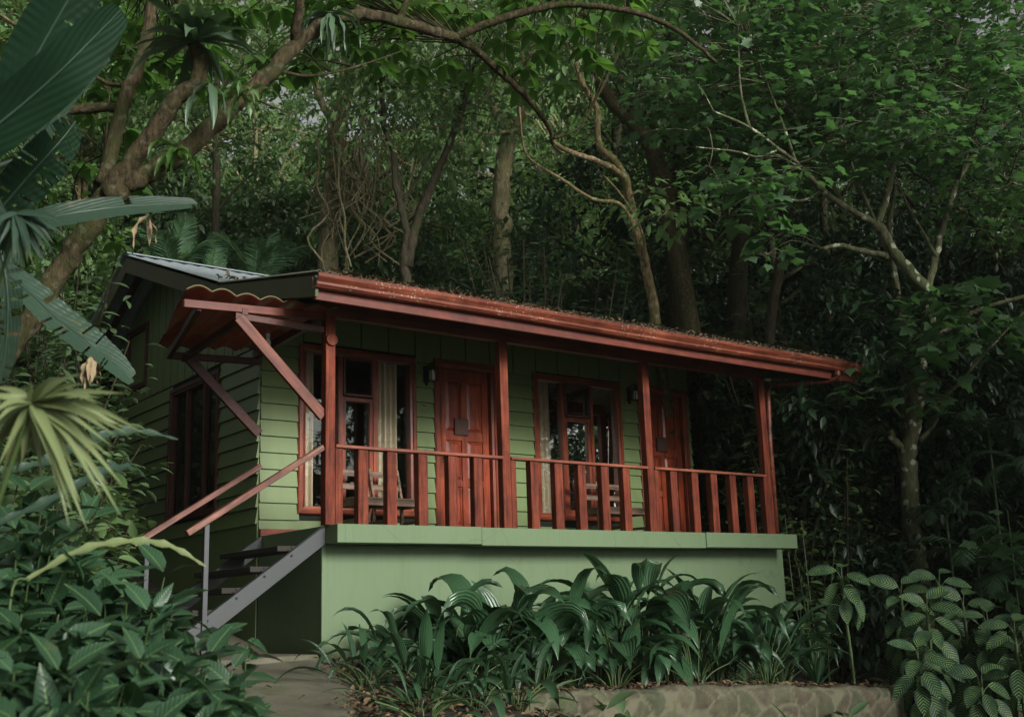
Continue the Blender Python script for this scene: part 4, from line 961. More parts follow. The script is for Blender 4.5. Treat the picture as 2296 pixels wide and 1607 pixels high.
for i, (u, w, t, lean, lab) in enumerate(((1525, 60, 18.5, -10, "broad dark trunk behind the middle of the porch roof"), (1650, 46, 18, 25, "dark trunk rising behind the right half of the porch roof"), (1725, 26, 16.8, 60, "slender leaning dark trunk beside the right end of the roof"),
                                         (480, 22, 20, 5, "thin straight trunk behind the left roof slope"), (1610, 34, 13.2, -8, "grey branching trunk seen through the porch past the right corner"), (1860, 24, 20, -20, "thin dark trunk in the deep shade between the cabin and the spotted tree"), (1390, 30, 21, 10, "thin dark trunk above the middle of the roof"))):
    h = Hero("dark_tree", lab, "tree", gbase(u, t if u != 1610 else 18.6), None, 30+i)
    if u == 1610:
        t = 18.6
        h.limb([(1573, 1190, t), (1574, 1040, t), (1585, 930, t), (1600, 870, t), (1640, 800, t)], 22, 15); h.limb([(1590, 925, t), (1640, 915, t), (1700, 940, t), (1730, 980, t)], 10, 5)
        h.limb([(1578, 1010, t), (1572, 900, t+.1), (1560, 820, t+.2), (1545, 700, t+.4)], 10, 8)
        for q in ((1700, 900, t), (1660, 860, t+.3), (1740, 950, t+.2)): h.disc(pd(*q), 40, .5, .12)
    else:
        h.limb([(u-lean*.6, 1250, t), (u-lean*.3, 1000, t), (u, 760, t), (u+lean*.5, 520, t), (u+lean*.4+h.rng.normal(0, 10), 300, t), (u+lean, 60, t), (u+lean*1.3, -150, t)], w*1.2, w*.5)
        for k in range(3):
            v = 160+k*130; h.limb([(u+lean*.5, v+60, t), (u+lean*.5+(-1)**k*50, v, t), (u+lean*.5+(-1)**k*120, v-60, t)], w*.35, w*.12)
        crowd(h, [(u+lean+q[0], q[1], t+q[2]) for q in ((-90, 20, .3), (80, 90, -.3), (0, -60, 0), (60, 260, .4), (-60, 330, -.3))], 520, 1.0, .14)
    h.build(B_dark if u != 1610 else B_brown, T_FAR, L_far2)

# near tree on the left: three rising limbs, the long one arching over the whole picture
h = Hero("arching_tree", "mossy brown foreground tree on the left, its long limb arching over the picture", "tree", gbase(-60, 7.2), None, 6)
t = 7.4
h.limb([(-120, 1250, 7.2), (-70, 980, 7.2), (-10, 830, 7.2), (70, 715, 7.3), (141, 595, t), (208, 502, t), (238, 428, t)], 58, 46, 14)
h.limb([(236, 440, t), (283, 372, t), (335, 309, t), (391, 223, t), (440, 185, t), (447, 125, t), (425, 74, t), (405, -20, t)], 44, 30, 14)
h.limb([(232, 415, t+.05), (260, 298, t+.2), (285, 205, t+.3), (309, 160, t+.35), (335, 50, t+.5), (350, -60, t+.6)], 32, 26, 12)
h.limb([(245, 440, t-.05), (300, 405, t), (353, 376, t+.1), (428, 327, t+.2), (495, 262, t+.3), (595, 175, t+.5), (670, 93, t+.7), (740, 44, t+.9), (829, 33, 8.6), (937, 60, 9), (1022, 86, 9.4), (1067, 112, 9.6), (1115, 156, 9.8), (1171, 208, 10.1), (1208, 253, 10.3), (1234, 294, 10.5), (1240, 325, 10.6), (1262, 345, 10.7)], 42, 7, 14)
h.limb([(660, 105, t+.7), (668, 40, t+.6), (685, -60, t+.5)], 24, 18, 10); h.limb([(895, 48, 8.9), (905, 20, 8.9), (940, -40, 8.9)], 20, 14)
h.limb([(1022, 84, 9.4), (1085, 56, 9.4), (1178, 26, 9.4), (1260, 11, 9.4), (1327, 13, 9.4), (1401, 24, 9.4), (1494, 54, 9.4), (1560, 100, 9.4), (1606, 140, 9.5)], 20, 8); h.limb([(1210, 18, 9.4), (1250, 0, 9.4), (1300, -30, 9.3)], 8, 5)
h.limb([(220, 440, t+.3), (150, 250, t+.6), (60, 262, t+.8), (-40, 300, t+.9)][::1], 20, 14) if False else None
h.limb([(262, 245, t+.5), (180, 245, t+.5), (110, 262, t+.5), (40, 290, t+.5), (-40, 300, t+.5)], 24, 14); h.limb([(290, 190, t+.3), (250, 190, t+.4), (200, 165, t+.4), (150, 150, t+.5)], 12, 6)
h.limb([(480, 275, t+.3), (560, 225, t+.3), (610, 240, t+.2), (640, 250, t+.2)], 8, 3); h.limb([(620, 160, t+.7), (700, 170, 8.3), (780, 155, 8.5), (860, 130, 8.7), (900, 115, 8.8)], 7, 3)
h.limb([(150, 265, t+.5), (190, 300, t+.6), (235, 345, t+.7)], 6, 3); h.limb([(1240, 310, 10.5), (1275, 300, 10.5), (1300, 285, 10.5), (1320, 255, 10.5)], 7, 3)
_k = len(h.pts); h.limb([(1115, 156, 9.8), (1080, 230, 9.9), (1040, 250, 10)], 5, 2); del h.pts[_k:]
for c in ((1180, 150, 9.4), (1110, 138, 9.3), (1240, 60, 9.3), (1310, 105, 9.5), (1262, 185, 9.6), (1335, 140, 9.4), (1030, 35, 9.2), (960, 15, 9), (1150, 30, 9.3), (1290, 60, 9.3), (1340, 30, 9.5), (880, 5, 8.8), (1175, 195, 9.8), (1400, 70, 9.5), (1450, 100, 9.5), (1220, 110, 9.5), (1080, 25, 9.3), (1000, 140, 9.5), (930, 150, 9.2), (860, 150, 9), (815, 110, 8.8), (1130, 95, 9.4), (1200, 70, 9.2), (1070, 170, 9.6)):
    h.whorl(pd(c[0], c[1], c[2]+.55), 7, .19)
for i in range(105):
    u = h.rng.uniform(230, 900); v = h.rng.uniform(-60, 210)*(1 if u < 700 else .6); h.whorl(pd(u, v, h.rng.uniform(9.2, 11)), 7, h.rng.uniform(.14, .2))
for i in range(60):
    u = h.rng.uniform(-20, 300); v = h.rng.uniform(60, 560); h.whorl(pd(u, v, h.rng.uniform(9, 10.6)), 7, h.rng.uniform(.12, .18))
for i in range(30):
    h.whorl(pd(h.rng.uniform(880, 1500), h.rng.uniform(-90, 20), h.rng.uniform(9.8, 11)), 7, .18)
arch = h.build(B_brown, T_WIDE, L_over, 1.0)
# far left background trunk
h = Hero("mottled_tree", "mossy mottled trunk crossing the top left corner", "tree", gbase(-60, 11), None, 7)
h.limb([(-90, 900, 11), (-60, 600, 11), (-20, 300, 11), (10, 190, 11), (45, 90, 11), (92, -20, 11)], 34, 22); h.limb([(-40, 400, 11.3), (80, 380, 11.6), (90, 200, 11.8), (100, 60, 11.8)], 14, 10)
crowd(h, [(-40, 20, 11.2), (60, 60, 11.6), (150, 20, 12), (30, 200, 12)], 420, .6, .13)
h.build(B_mossy, T_LEAF, L_far)

# epiphytes and hanging ferns on the arching tree
def arc_path(p, d, L, g, n=9):
    P = [np.array(p, float)]; d = nrm(np.array(d, float))
    for i in range(n): P.append(P[-1]+d*L/n); d = nrm(d+np.array([0, 0, -g*(i+1)/n]))
    return np.array(P)
def rosette(name, label, cat, c, n, L, w, g, mat, seed, el=(-.2, .8), wavy=0, group=None, az=(0, 6.283), part="leaf", fold=.3):
    r = np.random.default_rng(seed); root = empty(name, label, cat, tuple(c), 0, group); prof = np.array([.25, .5, .8, 1, 1, .95, .8, .55, .28, .03])
    for i in range(n):
        a = az[0]+(az[1]-az[0])*(i+r.uniform(.2, .8))/n; e = r.uniform(*el); l = L*r.uniform(.6, 1.15); b = Blades()
        P = arc_path((0, 0, 0), (math.cos(a)*math.cos(e), math.sin(a)*math.cos(e), math.sin(e)), l, g*r.uniform(.6, 1.4)); Nn_ = np.array([-math.cos(a)*math.sin(e), -math.sin(a)*math.sin(e), math.cos(e)])+r.normal(0, .25, 3)
        b.add(P, prof*w*r.uniform(.7, 1.2), Nn_, fold, 4, wavy, r); b.build(part, mat, root)
    return root
rosette("birds_nest_fern", "large dark epiphyte with strap leaves perched on the foreground limb, upper left", "epiphyte", pd(436, 92, 7.3), 30, .52, .036, .25, L_epi, 41, (-.35, .9), .25)
rosette("epiphyte_fern", "pale wavy leaved epiphyte above the large dark one, top left", "epiphyte", pd(432, 42, 7.2), 12, .26, .026, .35, L_light, 42, (-.2, .8), .5)
rosette("epiphyte_fern", "pale hanging fern on the long limb left of the sky gap", "epiphyte", pd(540, 212, 7.45), 13, .30, .020, .75, L_light, 43, (-.5, .5), .5)
rosette("epiphyte_fern", "dark hanging fern under the top of the long limb", "epiphyte", pd(742, 30, 8.2), 18, .42, .022, .8, L_epi, 44, (-.9, .2), .5)
rosette("epiphyte_fern", "small green fern hanging below the fork of the foreground tree", "epiphyte", pd(400, 335, 7.4), 10, .30, .02, .7, L_over, 45, (-.6, .4), .4)
rosette("epiphyte_fern", "single broad strap leaves hanging under the dark epiphyte", "epiphyte", pd(470, 185, 7.35), 5, .42, .03, .9, L_epi, 46, (-.8, -.2), .2)
rosette("epiphyte_fern", "tuft of thin white leaves in the fork of the central trunk", "epiphyte", pd(1140, 312, 17.6), 16, .35, .012, .9, L_light, 47, (-.3, .6), .1)

# spotted tree on the right with broad leaves
h = Hero("spotted_tree", "branching tree with pale lichen spots and broad leaves, right of the cabin", "tree", gbase(2070, 15.4, 1380), None, 8)
t = 15.4
h.limb([(2085, 1480, t), (2068, 1350, t), (2055, 1250, t), (2042, 1130, t), (2035, 1040, t), (2045, 975, t), (2052, 900, t), (2068, 780, t), (2084, 695, t), (2077, 650, t), (2020, 589, t), (1987, 532, t), (1963, 499, t)], 44, 24, 14)
h.limb([(1965, 503, t), (1893, 462, t-.2), (1844, 426, t-.4), (1787, 368, t-.7), (1746, 335, t-.9), (1680, 286, t-1.2), (1600, 250, t-1.4)], 17, 4); h.limb([(1965, 505, t), (1985, 450, t), (1996, 409, t), (2008, 352, t), (2049, 266, t), (2090, 196, t), (2131, 131, t), (2155, 60, t), (2170, -40, t)], 18, 7)
h.limb([(2078, 655, t), (2098, 573, t+.2), (2114, 511, t+.3), (2147, 409, t+.4), (2192, 340, t+.5), (2253, 278, t+.5), (2310, 230, t+.5)], 18, 8); h.limb([(1990, 575, t), (1926, 561, t-.1), (1880, 550, t-.2), (1844, 558, t-.3)], 15, 8)
h.limb([(2060, 780, t), (2083, 766, t), (2141, 726, t-.1), (2195, 694, t-.2), (2310, 662, t-.4)], 14, 9); h.limb([(2040, 960, t), (2090, 910, t-.2), (2150, 860, t-.4), (2200, 800, t-.5), (2296, 700, t-.6)], 10, 5)
h.limb([(2038, 1000, t+.1), (2030, 850, t+.2), (2025, 739, t+.3), (2007, 627, t+.4), (1995, 520, t+.5), (2010, 420, t+.6)], 20, 9); h.limb([(2040, 1010, t), (2005, 990, t), (1995, 965, t)], 18, 15)
h.limb([(2060, 990, t+.1), (2095, 950, t+.1), (2110, 915, t+.1)], 14, 6); h.limb([(2020, 935, t), (1985, 890, t-.1), (1965, 870, t-.2), (1930, 882, t-.2), (1895, 855, t-.3)], 8, 4); h.limb([(1844, 426, t-.4), (1800, 450, t-.4), (1740, 440, t-.5), (1700, 436, t-.5)], 8, 4)
h.limb([(1746, 335, t-.9), (1700, 352, t-1), (1650, 340, t-1.1), (1560, 330, t-1.2)], 6, 3); h.limb([(1787, 368, t-.7), (1830, 350, t-.8), (1850, 320, t-.8)], 5, 3)
for q in (((1963, 499, t), (1920, 400, t-.3), (1890, 300, t-.4), (1880, 180, t-.4), (1885, 60, t-.4)), ((1893, 462, t-.2), (1830, 340, t), (1760, 230, t), (1700, 160, t+.1)), ((2008, 352, t), (1960, 250, t-.1), (1900, 190, t-.2)), ((2098, 573, t), (2040, 470, t+.5), (2000, 380, t+.6)), ((1787, 368, t-.7), (1740, 240, t-.6), (1690, 110, t-.6)), ((2147, 409, t+.4), (2200, 250, t), (2230, 120, t), (2240, 0, t)), ((1680, 286, t-1.2), (1660, 200, t-1.2), (1655, 60, t-1.2)), ((2192, 340, t), (2250, 400, t-.4), (2310, 420, t-.5))):
    h.limb(list(q), 9, 3, 6)
def region(u, v):
    # broad crown: upper right, thinning to the lower left
    return v < np.interp(u, [1400, 1480, 1560, 1700, 1900, 2100, 2200, 2320], [120, 300, 420, 560, 400, 330, 560, 620])
k = 0
while k < 300:
    u = h.rng.uniform(1420, 2330); v = h.rng.uniform(-120, 620)
    if not region(u, v) or (u < 1560 and h.rng.random() < .5): continue
    if v > 420 and h.rng.random() < .6: continue
    tt = t+h.rng.uniform(-1.6, 2.6)*(1 if v > 200 else .9); h.disc(pd(u, v, tt), 26, h.rng.uniform(.4, .8), .14, .45, .07); k += 1
for c in ((2070, 690, 14.9), (2120, 650, 14.7), (2150, 690, 14.5), (2080, 740, 14.8), (2200, 720, 14.3), (2240, 760, 14.3), (2120, 770, 14.6), (2060, 800, 14.8), (2180, 650, 14.6), (2270, 720, 14.2), (2110, 850, 14.7), (2050, 880, 14.8), (1920, 860, 14.8), (1650, 400, 14.2), (1700, 460, 14.2), (1760, 520, 14.4), (1620, 470, 14.3), (1720, 570, 14.5), (1960, 340, 14.6), (2000, 700, 15.8)):
    h.disc(pd(*c), 16, .34, .22, .5, .1)
h.build(B_spot, T_HEART, L_right, 1.0)
print("hero trees done")

# pale broad bush in front of the central trunks, plus vine mound at the left
def bush(name, label, cat, u, t, vt, W, n, leaf, T, lmat, tmat, seed, wr=1, vb=None, flat=.5, spread=1, depth=None):
    """leafy shrub standing on the ground; vt = height of its top in the picture row"""
    r = np.random.default_rng(seed); b = gbase(u, t); top = pd(u, vt, t)[2]; H = top-b[2]; root = empty(name, label, cat, tuple(b)); mb = MB(); LP, LD = [], []
    ns = max(6, n//45)
    for i in range(ns):
        a = r.uniform(0, 6.283); f = r.uniform(.35, 1); q = np.array([math.cos(a), math.sin(a), 0])*W*math.sqrt(r.uniform(0, 1))*spread; e = q+np.array([0, 0, H*f])
        if depth: e[1] *= depth
        p = smooth_path([q*.15, q*.5+np.array([0, 0, H*f*.5])+r.normal(0, .06, 3)*H, e], 4); mb.tube(p, np.linspace(.014, .004, len(p))*max(1, H*.5), 4, False)
        m = n//ns; P, Dd = twig_leaves(p[len(p)//3:], m, r, .06+.09*W, .9, .3); LP.append(P); LD.append(Dd)
    mb.build("stems", tmat, root, 0, True); LP = np.vstack(LP); LD = np.vstack(LD); m = len(LP)
    leaf_mesh("foliage", T, LP, LD, nrm(np.stack([r.normal(0, flat, m), r.normal(0, flat, m)-.15, np.ones(m)], -1)), leaf*r.uniform(.6, 1.25, m), leaf*wr*r.uniform(.7, 1.1, m), lmat, root)
    return root
bush("broadleaf_bush", "silvery green bush in front of the central trunk, behind the roof", "bush", 1230, 16.6, 455, 1.3, 2600, .19, T_LEAF, L_under, B_dark, 61, flat=.3)
bush("broadleaf_bush", "silvery green bush above the roof, right of the central trunk", "bush", 1370, 16.8, 560, 1.1, 1800, .18, T_LEAF, L_under, B_dark, 62, flat=.3)
bush("broadleaf_bush", "dark bush behind the right end of the roof", "bush", 1790, 17, 620, 1.5, 2200, .2, T_LEAF, L_far2, B_dark, 63)
bush("vine_mound", "bright heart leaved vines climbing behind the cabin's left gable", "vine", 262, 17.3, 470, 1.15, 3800, .17, T_HEART, L_light, B_dark, 64, 1.1)
bush("vine_mound", "mound of heart leaved vines at the left behind the banana leaves", "vine", 120, 15.5, 600, 1.2, 3200, .15, T_HEART, L_under, B_dark, 65, 1.1)
bush("vine_mound", "dark vines low beside the cabin's left wall", "vine", 90, 13, 800, 1.0, 2400, .11, T_HEART, L_far2, B_dark, 66, 1.1)
bush("shade_bush", "dark bush low beyond the stair at the left wall", "bush", 150, 12.2, 960, .7, 1300, .12, T_LEAF, L_far2, B_dark, 67)
bush("shade_bush", "dim bush in the shade right of the porch", "bush", 1850, 16, 760, 1.3, 2400, .14, T_LEAF, L_far2, B_dark, 68)
bush("shade_bush", "dim bush in the shade behind the spotted trunk", "bush", 2140, 17.5, 850, 1.4, 2200, .15, T_LEAF, L_far2, B_dark, 69)
bush("shade_bush", "dim bush at the right edge in the shade", "bush", 2290, 16.5, 900, 1.2, 1800, .15, T_LEAF, L_far2, B_dark, 70)
bush("pale_bush", "small pale green plant above the left roof slope", "bush", 535, 18.5, 570, .4, 260, .13, T_WIDE, L_light, B_dark, 71)

# feather palms
T_SLIM = tmpl([(0, .012), (.2, .05), (.5, .055), (.8, .03), (1, .003)], .5, .25)
def frond(mbs, lv, base, d, L, g, rng, leaflet=.3, n=26, w=1.0):
    P = arc_path(base, d, L, g, 12); mbs.tube(P, np.linspace(.010, .003, len(P)), 5, False)
    for i in range(n):
        f = (.12+.88*i/(n-1))*(len(P)-1); k = min(int(f), len(P)-2); q = P[k]+(P[k+1]-P[k])*(f-k); T_ = nrm(P[k+1]-P[k]); up = np.array([0, 0, 1.])-T_*T_[2]; up = nrm(up); s = np.cross(T_, up)
        l = leaflet*math.sin(math.pi*(.18+.78*i/(n-1)))**.6
        for sg in (-1, 1): lv.append((q, T_*.75+s*sg*.85-up*rng.uniform(0, .25), up+s*sg*.1, l*rng.uniform(.9, 1.1)*w))
def palm(name, label, u, v, t, fr, L, leaflet, mat, seed, g=.2, el=(.5, 1.2), az=None, stem=True, world=None):
    r = np.random.default_rng(seed); c = pd(u, v, t); gz = float(ground(c[0], c[1])); root = empty(name, label, "palm", (c[0], c[1], gz-.05)); mb = MB(); h0 = c[2]-gz+.05
    mb.tube(smooth_path([(0, 0, 0), (r.normal(0, .03), r.normal(0, .03), h0*.5), (0, 0, h0)], 4), .02, 7)
    st_ = mb.build("stem", m_stem, root, 0, True)
    for i in range(fr):
        a = (i*2.4 if az is None else az[i % len(az)])+r.normal(0, .15); e = r.uniform(*el); m2 = MB(); lv = []
        frond(m2, lv, (0, 0, h0), (math.cos(a)*math.cos(e), math.sin(a)*math.cos(e), math.sin(e)), L*r.uniform(.8, 1.15), g*r.uniform(.7, 1.3), r, leaflet)
        o = m2.build("frond", m_stem, root, 0, True)
        leaf_mesh("leaflets", T_SLIM, [q[0] for q in lv], [q[1] for q in lv], [q[2] for q in lv], [q[3] for q in lv], [q[3]*.75 for q in lv], mat, o)
    return root
palm("feather_palm", "feather palm behind the left roof, fronds left of the pale plant", 385, 620, 17.6, 8, .95, .34, L_palm, 81, .14, (.6, 1.35))
palm("feather_palm", "feather palm behind the roof with a tall upright frond", 575, 640, 17.9, 8, 1.0, .34, L_palm, 82, .14, (.5, 1.4))
palm("feather_palm", "small feather palm over the left roof slope, between its two larger neighbours", 470, 640, 18.3, 7, .8, .3, L_palm, 83, .16, (.5, 1.3))
palm("shade_palm", "dim feather palm low at the right, behind the largest dumb canes", 2190, 1240, 14.3, 9, .85, .24, L_palm, 84, .3, (.0, .8))
palm("shade_palm", "dim feather palm at the right edge above the dumb canes", 2285, 1290, 14, 8, .8, .24, L_palm, 85, .3, (.0, .8))
palm("shade_palm", "feather palm with yellowing tips right of the spotted trunk", 2215, 960, 15.2, 8, .9, .24, L_palm, 86, .35, (.1, .8))
palm("shade_palm", "drooping feather palm at the far right edge, mid height", 2300, 1040, 14.6, 8, .9, .26, L_palm, 87, .35, (.0, .7))
palm("shade_palm", "low feather palm between the spotted trunk and its right neighbour", 2120, 1150, 15, 7, .7, .2, L_palm, 88, .3, (.0, .8))
bush("lobed_leaf_plant", "plant with broad lobed leaves at the right edge", "plant", 2275, 13.8, 1060, .45, 130, .24, T_HEART, L_right, m_stem, 90, 1.1, flat=.6)
bush("lobed_leaf_plant", "dim broad leaved plant low in the shade right of the porch corner", "plant", 1830, 14.5, 1120, .4, 90, .16, T_WIDE, L_far2, m_stem, 91)

# pleated palm grass along the base wall
PGP = [.10, .3, .65, .93, 1, 1, .92, .74, .5, .22, .01]
def palm_grass(x, y, n, L, w, seed, label, H=.5):
    n = int(n*1.7); L *= 1.36; w *= 1.25; H *= 1.1
    r = np.random.default_rng(seed); z = float(ground(x, y)); root = empty("palm_grass", label, "plant", (x, y, z), 0, "palm grass along the base wall"); st_ = MB()
    for i in range(n):
        a = i*2.4+r.normal(0, .4); hh = H*r.uniform(.3, 1.25); sp = r.uniform(.1, .4)
        q = np.array([math.cos(a)*.05, math.sin(a)*.05, 0]); p1 = np.array([math.cos(a)*sp*.5, math.sin(a)*sp*.5, hh*.6]); p2 = np.array([math.cos(a)*sp, math.sin(a)*sp, hh])
        P = smooth_path([q, p1, p2], 4); st_.tube(P, np.linspace(.009, .005, len(P)), 5, False)
        e = r.uniform(.05, 1.3); l = L*r.uniform(.75, 1.3); B = arc_path(p2-nrm(p2-p1)*.02, (math.cos(a)*math.cos(e), math.sin(a)*math.cos(e), math.sin(e)), l, r.uniform(.2, .62), 10)
        b = Blades(); nv = np.array([-math.cos(a)*math.sin(e), -math.sin(a)*math.sin(e), math.cos(e)])+r.normal(0, .2, 3)
        b.add(B, np.array(PGP)*w*r.uniform(.55, 1.3), nv, .35, 6, .05, r); b.build("leaf", L_palmg, root)
    st_.build("leaf_stalks", m_stem, root, 0, True); return root
ordn = ["first", "second", "third", "fourth", "fifth", "sixth", "seventh", "eighth", "ninth", "tenth", "eleventh", "twelfth"]
PG = [(.38, -.75, 11, .42, .035, .30), (.72, -.85, 14, .52, .055, .46), (1.05, -1.1, 17, .46, .09, .52), (1.5, -1.05, 17, .46, .085, .55), (2.0, -.85, 17, .5, .07, .55), (2.45, -1.15, 18, .48, .085, .55), (3.0, -.9, 19, .52, .08, .66), (3.45, -1.2, 16, .5, .07, .5), (4.0, -.95, 18, .52, .07, .55), (4.45, -1.25, 14, .48, .06, .42), (4.95, -1.0, 14, .45, .055, .42), (5.35, -.75, 9, .42, .045, .3)]
for i, (x, y, n, L, w, H) in enumerate(PG):
    palm_grass(x, y, n, L, w, 100+i, "%s palm grass clump from the left along the green base wall" % ordn[i], H)
for i, (x, y, n, L, w, H) in enumerate(((.62, -.5, 9, .36, .045, .3), (1.25, -.55, 11, .4, .06, .36), (1.8, -.5, 11, .42, .06, .4), (2.3, -.6, 11, .42, .065, .4), (2.75, -.55, 11, .42, .06, .42), (3.3, -.6, 11, .42, .06, .42), (3.75, -.55, 11, .42, .06, .42), (4.25, -.6, 10, .4, .055, .36), (4.75, -.6, 9, .4, .05, .34), (.75, -1.35, 9, .34, .04, .22), (1.35, -1.4, 10, .4, .06, .26), (2.2, -1.4, 8, .36, .05, .22), (-.2, -1.9, 9, .34, .035, .2), (.2, -1.85, 10, .36, .04, .22), (-.45, -1.45, 8, .32, .03, .2), (-.55, -2.35, 8, .28, .022, .14), (-.1, -2.45, 9, .3, .024, .16), (.3, -2.4, 9, .3, .026, .16), (-.75, -2.75, 7, .26, .02, .12))):
    palm_grass(x, y, n, L, w, 180+i, ("%s low palm grass clump of the back row, close to the base wall" % ordn[i]) if i < 9 else (("%s low palm grass clump overhanging the stone wall's left end" % ordn[i-9]) if i < 12 else ("%s low grassy clump on the dark bank between path and stone wall" % ordn[i-12])), H)
for i, (x, y) in enumerate(((.1, -.45), (-.15, -.9), (.25, -1.35), (1.7, -1.45), (3.9, -1.5))):
    rosette("grass_tuft", ["small strap leaved tuft against the base wall's left corner", "small strap leaved tuft at the path edge", "small tuft on the bank left of the stone wall", "small tuft at the left end of the stone wall top", "small tuft on the middle of the stone wall top"][i], "plant", (x, y, float(ground(x, y))), 13, .32, .014, .5, L_palmg, 140+i, (.2, 1.2))
r = rosette("iris_clump", "clump of upright sword leaves with small yellow flowers beside the dumb cane stem", "plant", (5.15, -1.35, float(ground(5.15, -1.35))), 24, .52, .02, .12, L_palmg, 150, (.7, 1.4), 0)
mb = MB()
for dx, hh in ((-.12, .62), (-.09, .5), (-.05, .42)): mb.tube([(0, 0, 0), (dx*.5, -.02, hh*.5), (dx, -.03, hh)], .004, 5, False)
mb.build("flower_stalks", m_stem, r, 0, True); P = np.array([(dx+.01*math.cos(a), -.03+.01*math.sin(a), hh) for dx, hh in ((-.12, .62), (-.09, .5), (-.05, .42)) for a in (0, 1.3, 2.5, 3.8, 5)])
leaf_mesh("flowers", T_WIDE, P, np.array([(math.cos(a), math.sin(a), .4) for _ in range(3) for a in (0, 1.3, 2.5, 3.8, 5)]), np.tile([0, 0, 1.], (15, 1)), .035, .04, plain("yellow_petal", (.6, .5, .05), .6), r)

# dumb canes with feathered leaves
T_DC = tmpl([(0, .01), (.08, .11), (.22, .2), (.4, .25), (.58, .245), (.75, .18), (.88, .1), (1, .003)], .25, .22)
def dumb_cane(u, vtop, t, n, leaf, label, seed, vbase=None, lean=(0, 0), tiers=.5, stemr=.018, root=None):
    leaf *= 1.12; n = int(n*1.5)
    r = np.random.default_rng(seed); c = pd(u, vtop, t); gz = float(ground(c[0], c[1]))-.05; b = np.array([c[0]+lean[0], c[1]+lean[1], gz]); o = empty("dumb_cane", label, "plant", tuple(b))
    top = c-b; P = smooth_path([(0, 0, 0), (top[0]*.3, top[1]*.3, top[2]*.35), (top[0]*.95, top[1]*.95, top[2]*.7), top], 5); mb = MB(); mb.tube(P, np.array([stemr*(1.12 if i % 2 else .95) for i in range(len(P))]), 9)
    LP, LD, LN, LS = [], [], [], []
    for i in range(n):
        f = i/(n-1); k = (1-tiers*f)*(len(P)-1); j = min(int(k), len(P)-2); q = P[j]+(P[j+1]-P[j])*(k-j)
        a = i*2.4+r.normal(0, .25); e = np.interp(f, [0, .12, .3, 1], [1.35, .75, .15, -.35])+r.normal(0, .12); dv = np.array([math.cos(a)*math.cos(e), math.sin(a)*math.cos(e), math.sin(e)])
        pe = q+dv*.10+np.array([0, 0, .04]); mb.tube([q, (q+pe)/2+np.array([0, 0, .015]), pe], [.008, .006, .004], 5, False)
        e2 = e-.95; dl = np.array([math.cos(a)*math.cos(e2), math.sin(a)*math.cos(e2), math.sin(e2)]); up = np.array([0, 0, 1.])*.9+np.array([math.cos(a), math.sin(a), 0])*.5+nrm(CAM-c)*1.0
        LP.append(pe); LD.append(dl); LN.append(up+r.normal(0, .15, 3)); LS.append(leaf*r.uniform(.8, 1.12))
    mb.build("stem", m_stem, o, 0, True); leaf_mesh("leaves", T_DC, LP, LD, LN, LS, np.array(LS)*1.02, L_dieff, o, True); return o
d1 = dumb_cane(1888, 1300, 12.6, 10, .31, "single stemmed dumb cane with a ringed bare stem on the stone wall's bed", 201, lean=(.05, .0), tiers=.25)
mb = MB(); p0 = np.array(d1.location); mb.tube(smooth_path([(0, 0, .05), (.15, -.06, .03), (.4, -.12, .03), (.75, -.15, .0), (1.0, -.1, -.04)], 5), .028, 8); mb.build("root", m_stem, d1, 0, True)
dumb_cane(1812, 1375, 13.7, 9, .24, "small dumb cane tucked behind the base wall's right corner", 202, tiers=.6)
for i, (u, v, t, n, lab) in enumerate(((2020, 1335, 13.0, 15, "leftmost dumb cane of the big clump at the lower right"), (2078, 1370, 12.4, 17, "dumb cane in the middle of the big clump, in front of the spotted trunk"), (2105, 1310, 13.3, 14, "tallest dumb cane of the big clump, right of the spotted trunk's foot"),
                                       (2160, 1360, 12.9, 15, "dumb cane right of the clump's middle"), (2215, 1400, 12.6, 16, "dumb cane near the right edge, lower than its left neighbour"), (2275, 1420, 12.2, 16, "dumb cane at the lower right edge of the picture"), (2060, 1480, 11.9, 15, "low dumb cane hanging over the stone wall's right end"), (2200, 1540, 11.8, 15, "low dumb cane in the bottom right corner"))):
    dumb_cane(u, v, t, n+3, .28, lab, 210+i, tiers=.85)

